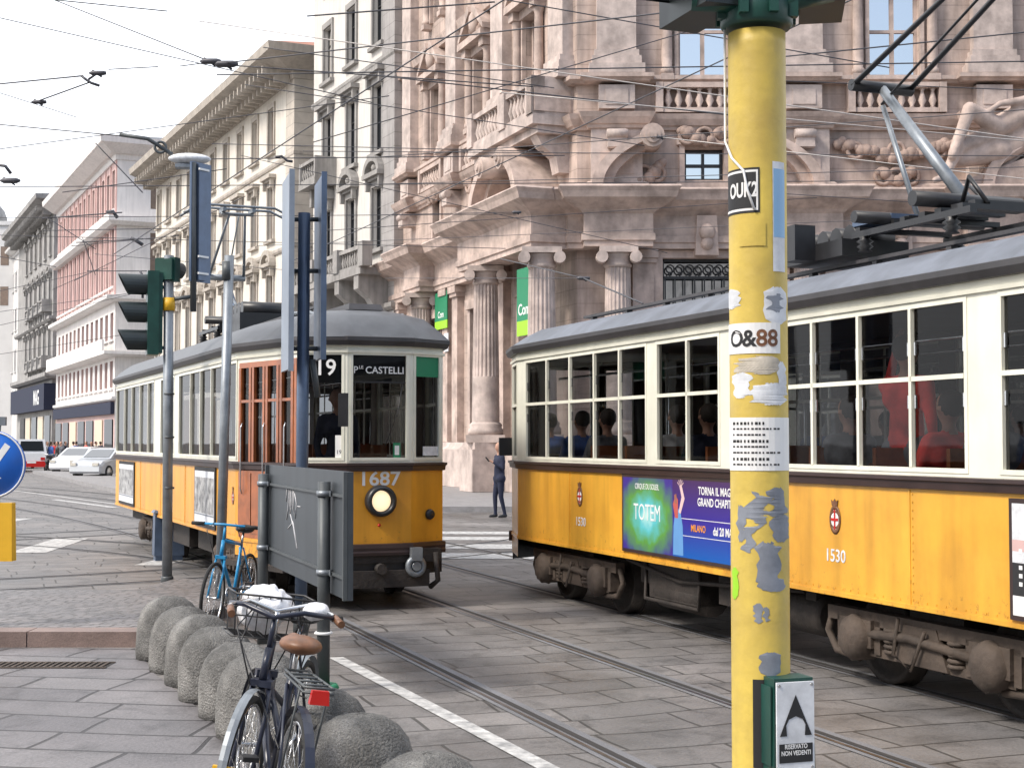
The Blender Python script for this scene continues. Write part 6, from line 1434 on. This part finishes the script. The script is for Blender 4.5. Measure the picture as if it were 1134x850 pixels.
# motor scooter
g = G(53, 523); SCO = empty('motor_scooter', g, R(-80), 'dark motor scooter standing beside the small white van', 'scooter')
k = MB(); k.ball((0, 0, .62), .3, 8, (1.3, .55, .6)); k.box(-.55, .1, -.14, .14, .25, .36); k.prism([(-.6, .3), (-.5, .3), (-.45, .95), (-.55, .95)], -.17, .17); k.build('body', M['black'], SCO)
for x in (-.62, .62): MB().torus((x, 0, .24), .18, .06, 'y', 20, 6).build('wheel', M['rubber'], SCO)
MB().tube([(-.5, -.3, 1.05), (-.52, 0, 1.0), (-.5, .3, 1.05)], .02).build('handlebar', M['chrome'], SCO)

# ------------------------------------------------------------------ overhead wires
def Yz(py, z=6.0): return F * (z - H) / (HY - py)
WL = []
def wire(x0, y0, x1, y1, label, ext=(0, 0), r=.010, Y0=None, Y1=None, mt='wire', sag=0, grp='overhead tram wires'):
    dx, dy = x1 - x0, y1 - y0; ax, ay = x0 - dx * ext[0], y0 - dy * ext[0]; bx, by = x1 + dx * ext[1], y1 + dy * ext[1]
    Ya = Y0 or Yz(y0); Yb = Y1 or Yz(y1)
    # keep the run straight in space: take both ends at their photographed place then extend in space
    p0, p1 = P(x0, y0, Ya), P(x1, y1, Yb); v = p1 - p0; p0, p1 = p0 - v * ext[0], p1 + v * ext[1]
    pts = [p0 + (p1 - p0) * t + Vector((0, 0, -sag * 4 * t * (1 - t))) for t in [i / 8 for i in range(9)]]
    return tag(MB().tube(pts, r * .78, 6).build('overhead_wire', M[mt]), label, 'wire', grp)
def knot(px, py, Y, label=None, s=1.0, parent=None):
    s *= .7; p = P(px, py, Y); k = MB(Matrix.Translation(p)); k.ball((0, 0, 0), .045 * s, 6, (1.6, 1, 1)); k.lathe([(.01, -.16 * s), (.045 * s, -.1 * s), (.045 * s, .1 * s), (.02, .16 * s)], (0, 0, 0), 'x', 10); k.tube([(-.1 * s, 0, .05 * s), (.08 * s, 0, -.07 * s)], .015, 6)
    return tag(k.build('insulator', M['wire']), label, 'insulator', 'insulators on the overhead wires')
wire(60, 0, 232, 68, 'pale wire slanting down from the top left corner to the black insulators', (.6, 0), Y0=19, Y1=17)
wire(247, 70, 440, 48, 'wire rising right from the black insulators across the white building', (0, 1.6), Y0=17, Y1=15.5)
wire(250, 72, 420, 84, 'wire sagging right from the insulators across the white building and the bank', (0, 1), Y0=17, Y1=17)
wire(235, 68, 247, 70, 'short link between the two black insulators above the cream block', Y0=17, Y1=17)
knot(233, 68, 17, 'left black insulator of the pair above the cream block', 1.1); knot(250, 71, 17, 'right black insulator of the pair above the cream block', 1.3)
wire(420, 12, 500, 6, 'wire crossing the very top of the pink bank left of centre', (1, .6), Y0=14, Y1=14)
wire(420, 80, 720, 75, 'level dark wire crossing the whole bank just above the balustrades', (.6, 1.6), Y0=16.5, Y1=16.5)
wire(876, 62, 1134, 36, 'dark wire rising right behind the pantograph arms of the nearer tram', (.05, .4), Y0=15.5, Y1=15)
wire(420, 84, 812, 128, 'wire falling gently right to the yellow pole at balustrade height', (0, 0.05), Y0=17, Y1=17)
wire(420, 52, 876, 117, 'pale shining contact wire falling right across the balustrades, upper one', (.5, .9), r=.008, mt='wirepale', Y0=15.2, Y1=14)
wire(680, 114, 1134, 156, 'pale shining contact wire falling right behind the pantograph, middle', (.3, .3), r=.008, mt='wirepale', Y0=16, Y1=15)
wire(732, 152, 1134, 198, 'pale wire falling right from the bank pediment behind the pantograph, lowest one', (0, .3), r=.009, mt='wirepale', Y0=20, Y1=18); knot(732, 152, 20, 'small pale clamp at the left end of the lowest pale wire', .6)
wire(205, 230, 558, 0, 'long diagonal wire climbing right from the traffic light to the top of the bank', (.4, .3), Y0=22, Y1=14)
wire(592, 164, 900, 20, 'diagonal wire climbing right from the corner balcony behind the yellow pole', (0, .3), Y0=21, Y1=15)
wire(592, 164, 420, 244, 'diagonal wire falling left from the corner balcony towards the white building', (0, .9), Y0=21, Y1=26)
wire(0, 138, 150, 152, 'wire from the left edge to the hanging street lamp', (.3, 0), Y0=22, Y1=21, r=.012)
wire(0, 207, 440, 204, 'level wire running from the left edge across the cream block at half height', (.3, 1.5), Y0=24, Y1=24)
wire(234, 176, 440, 174, 'level wire right of the hanging street lamp', (0, .9), Y0=21, Y1=21)
wire(268, 160, 440, 164, 'thin wire crossing the white building above the balcony', (.2, .9), Y0=21, Y1=20.5, r=.008)
wire(140, 240, 440, 238, 'level wire passing the balcony of the white building', (.6, .44), Y0=27, Y1=27, r=.009)
wire(140, 264, 440, 272, 'slightly falling wire below the white building balcony', (.6, .4), Y0=31, Y1=31, r=.01)
wire(420, 238, 572, 235, 'wire ending at the round rosette under the corner balcony', (0, 0), Y0=27, Y1=27, r=.009); knot(572, 235, 27, 'round end rosette of the wire under the corner balcony', .8)
wire(420, 204, 720, 196, 'thin wire crossing the bank just above the main cornice', (0, 1.6), Y0=24, Y1=22, r=.008)
wire(420, 168, 720, 170, 'thin wire crossing the bank pediments at mid height', (.3, 1.6), Y0=21, Y1=20, r=.008)
wire(420, 174, 720, 152, 'thin wire climbing gently across the bank wall below the balustrades', (0, 1.6), Y0=21, Y1=19, r=.008)
wire(612, 300, 646, 308, 'short black cable hanging left of the nearer tram roof', (2.2, 0), Y0=24, Y1=22, r=.012)
wire(646, 308, 712, 336, 'black cable falling right to the roof of the nearer tram', (0, 0), Y0=22, Y1=19, r=.015); knot(646, 308, 22, 'black joint in the cable above the nearer tram roof', .9)
wire(528, 308, 646, 308, 'thin wire running level past the fluted columns', (1.2, 0), Y0=26, Y1=22, r=.007)
wire(528, 262, 812, 250, 'thin wire crossing the frieze of the bank', (1, .8), Y0=26, Y1=24, r=.007)
# pull-off arms at the upper left
def pulloff(pts, Y, label, r=.018):
    return tag(MB().tube([P(x, y, Y) for x, y in pts], r, 6).build('pull_off_arm', M['wire']), label, 'pull-off arm', 'pull-off arms of the overhead line')
wire(0, 93, 92, 84, 'dark wire entering from the left edge to the upper pull-off arm in the open sky', (.5, 0), Y0=18, Y1=17, r=.012)
pulloff([(90, 84), (95, 88), (101, 92), (110, 95)], 17, 'crooked black pull-off arm in the open sky at upper left'); knot(108, 81, 17, 'black insulator on the crooked pull-off arm in the open sky', .9); pulloff([(98, 88), (108, 81)], 17, 'short upper stub of the pull-off arm in the open sky', .014)
wire(42, 112, 100, 91, 'lower slanted wire to the pull-off arm in the open sky', (0, 0), Y0=17.5, Y1=17, r=.011); knot(43, 113, 17.5, 'black clamp at the lower end of the slanted wire in the open sky', .8)
wire(0, 103, 85, 130, 'faint wire falling right across the open sky at the left', (.4, 0), Y0=20, Y1=21, r=.007)
wire(120, 77, 175, 74, 'faint short wire in the open sky right of the pull-off arm', (0, 0), Y0=17, Y1=17, r=.008)
wire(210, 72, 233, 69, 'faint wire left of the insulators above the cream block', (.5, 0), Y0=17, Y1=17, r=.008)
# left mesh over the far street
L2 = [(57, 241, 125, 236, 'upper right'), (60, 246, 100, 272, 'second'), (66, 255, 185, 253, 'third'), (93, 268, 150, 265, 'fourth'), (93, 271, 185, 262, 'fifth'), (0, 284, 54, 294, 'sixth'), (93, 268, 104, 300, 'seventh'), (104, 300, 250, 228, 'eighth'), (104, 300, 155, 300, 'ninth'), (64, 318, 104, 300, 'tenth'), (0, 322, 104, 300, 'eleventh'), (90, 210, 230, 190, 'twelfth'), (112, 165, 152, 207, 'thirteenth'), (0, 345, 190, 318, 'fourteenth'), (0, 360, 127, 330, 'fifteenth'), (0, 392, 127, 372, 'sixteenth')]
for i, (a_, b_, c_, d_, nm) in enumerate(L2): wire(a_, b_, c_, d_, f'thin wire over the far street, {nm} from the top of the left tangle', (.15, .15), Y0=Yz(b_, 6) if b_ < 330 else 45, Y1=Yz(b_, 6) if b_ < 330 else 45, r=.016 if i in (0, 3, 8) else .011)
pulloff([(118, 235), (125, 234), (130, 241)], 30, 'small black hooked arm over the red building, upper one', .04); pulloff([(145, 264), (150, 266), (158, 271)], 32, 'small black hooked arm over the red building, lower one', .045); pulloff([(305, 174), (312, 173), (318, 178), (324, 179)], 21, 'small black hooked arm over the cream block corner', .02); pulloff([(155, 300), (158, 305), (158, 330)], 34, 'bent black arm ending above the traffic light', .03)
pulloff([(0, 183), (6, 184), (12, 192)], 25, 'black hooked arm at the left edge above the dome', .03); knot(11, 200, 25, 'black insulator at the left edge above the dome', 1.6)
W2_ = [(0, 20, 330, 95, 18, 'faint wire crossing the open sky from the top left to the white building'), (60, 0, 160, 10, 15, 'short faint wire at the very top left'), (0, 165, 345, 118, 20, 'faint wire rising right over the cream block roof'), (345, 60, 560, 90, 18, 'wire crossing the white building into the bank windows'), (345, 105, 640, 150, 20, 'wire falling right from the white building to the bank balcony'), (345, 190, 660, 262, 24, 'wire falling right across the bank entablature'), (440, 250, 812, 225, 25, 'thin wire rising right along the main cornice of the bank'), (560, 0, 900, 60, 15, 'thin wire falling right at the very top of the bank'), (440, 130, 812, 20, 17, 'thin wire rising steeply right across the bank windows'), (876, 90, 1134, 100, 17, 'thin wire crossing the balustrade behind the pantograph'), (876, 215, 1134, 232, 22, 'thin wire crossing the cornice right of the yellow pole'), (150, 285, 330, 300, 30, 'thin wire crossing the lower windows of the cream block')]
for a_, b_, c_, d_, Y_, nm in W2_: wire(a_, b_, c_, d_, nm, (.25, .25), r=.008, Y0=Y_, Y1=Y_)
# hanging street lamp
p = P(210, 176, 21); HL = empty('street_lamp', p, R(8), 'pale oval street lamp hanging from the span wire above the tall blue-grey sign', 'street lamp')
k = MB(); k.ball((0, 0, 0), .31, 10, (1, .5, .26)); k.build('housing', M['paper'], HL); MB().box(-.2, .2, -.1, .1, -.14, -.09).build('diffuser', M['galv'], HL); MB().tube([(-1.0, 0, .33), (-.6, 0, .28), (-.25, 0, .06)], .03).build('arm', M['greypost'], HL); MB().torus((-.42, 0, .16), .08, .02, 'y', 16, 6).build('hook', M['greypost'], HL)

# ------------------------------------------------------------------ reclining statue on the right pediment (part of the bank)
def st(px, py, y): return ((px - 567) / F * (44 - y) - OX, -y, 1.8 + (HY - py) * (44 - y) / F)
sc_ = [(st(1160, 118, .9), .42, st(1128, 128, 1.0), .36, 0), (st(1128, 128, 1.0), .36, st(1105, 140, 1.0), .34, 0), (st(1108, 138, 1.1), .30, st(1078, 118, 1.5), .22, 0), (st(1078, 118, 1.5), .21, st(1058, 170, 1.6), .15, 0), (st(1100, 148, .9), .3, st(1066, 160, 1.2), .22, 0), (st(1066, 160, 1.2), .2, st(1050, 192, 1.5), .14, 0), (st(1050, 194, 1.5), .12, st(1038, 198, 1.8), .1, 0),
       (st(1160, 100, .9), .28, st(1140, 108, 1.3), .14, 0), (st(1140, 108, 1.3), .14, st(1112, 112, 1.4), .1, 0), (st(1112, 112, 1.4), .09, st(1100, 120, 1.45), .09, 0), (st(1165, 90, .9), .14, st(1166, 76, .9), .26, 0), (st(1062, 175, 1.0), .25, st(1110, 165, .8), .4, 0), (st(1150, 140, .7), .5, st(1105, 172, .7), .35, 0)]
me = person_mesh(sc_, [M['pinkplain']], .06); o = bpy.data.objects.new('statue', me); COL.objects.link(o); o.parent = BANK; o['label'] = 'reclining stone figure on the pediment'
k = MB(FR); x_ = fx(1100); k.prism([(x_ - 3.2, 9.42), (x_ + 1.6, 9.42), (x_ - 1.6, 10.6), (x_ - 3.2, 10.9)], .0, .9); k.box(x_ - 3.2, x_ + 1.5, 0, 1.25, 9.2, 9.40); k.build('pediment_block', M['pinkplain'], BANK)
# ------------------------------------------------------------------ buildings of the square behind the photographer
for (x0, x1, y, hgt, lb) in ((-34, -6, -30, 20, 'pale stone block across the square behind the viewpoint, left half'), (-2, 26, -32, 22, 'pale stone block across the square behind the viewpoint, right half')):
    E = empty('square_building', (x0, y, 0), 0, lb, 'building'); L_ = x1 - x0; Mx = frame((L_, 0), (0, 0)); Mx = Matrix.Translation((L_, 0, 0)) @ Matrix.Rotation(math.pi, 4, 'Z')
    k = MB(frame((0, 0), (L_, 0))); hs = [(1.2 + 3 * i, 2.6 + 3 * i, z, z + 2.4) for i in range(int(L_ / 3)) for z in (1, 6, 10, 14)]; k.wall(0, L_, 0, hgt, hs, .3); k.box(0, L_, -12, -.35, 0, hgt - .01); k.build('wall', M['greyb'], E)
# left side of the square (off the left edge)
E = empty('square_building', (-26, 2, 0), R(-78), 'grey stone block on the left side of the square, outside the frame', 'building'); k = MB(frame((0, 0), (30, 0))); hs = [(1.2 + 3 * i, 2.6 + 3 * i, z, z + 2.4) for i in range(9) for z in (1, 6, 10, 14)]; k.wall(0, 30, 0, 19, hs, .3); k.box(0, 30, -12, -.35, 0, 18.99); k.build('wall', M['greyb'], E)
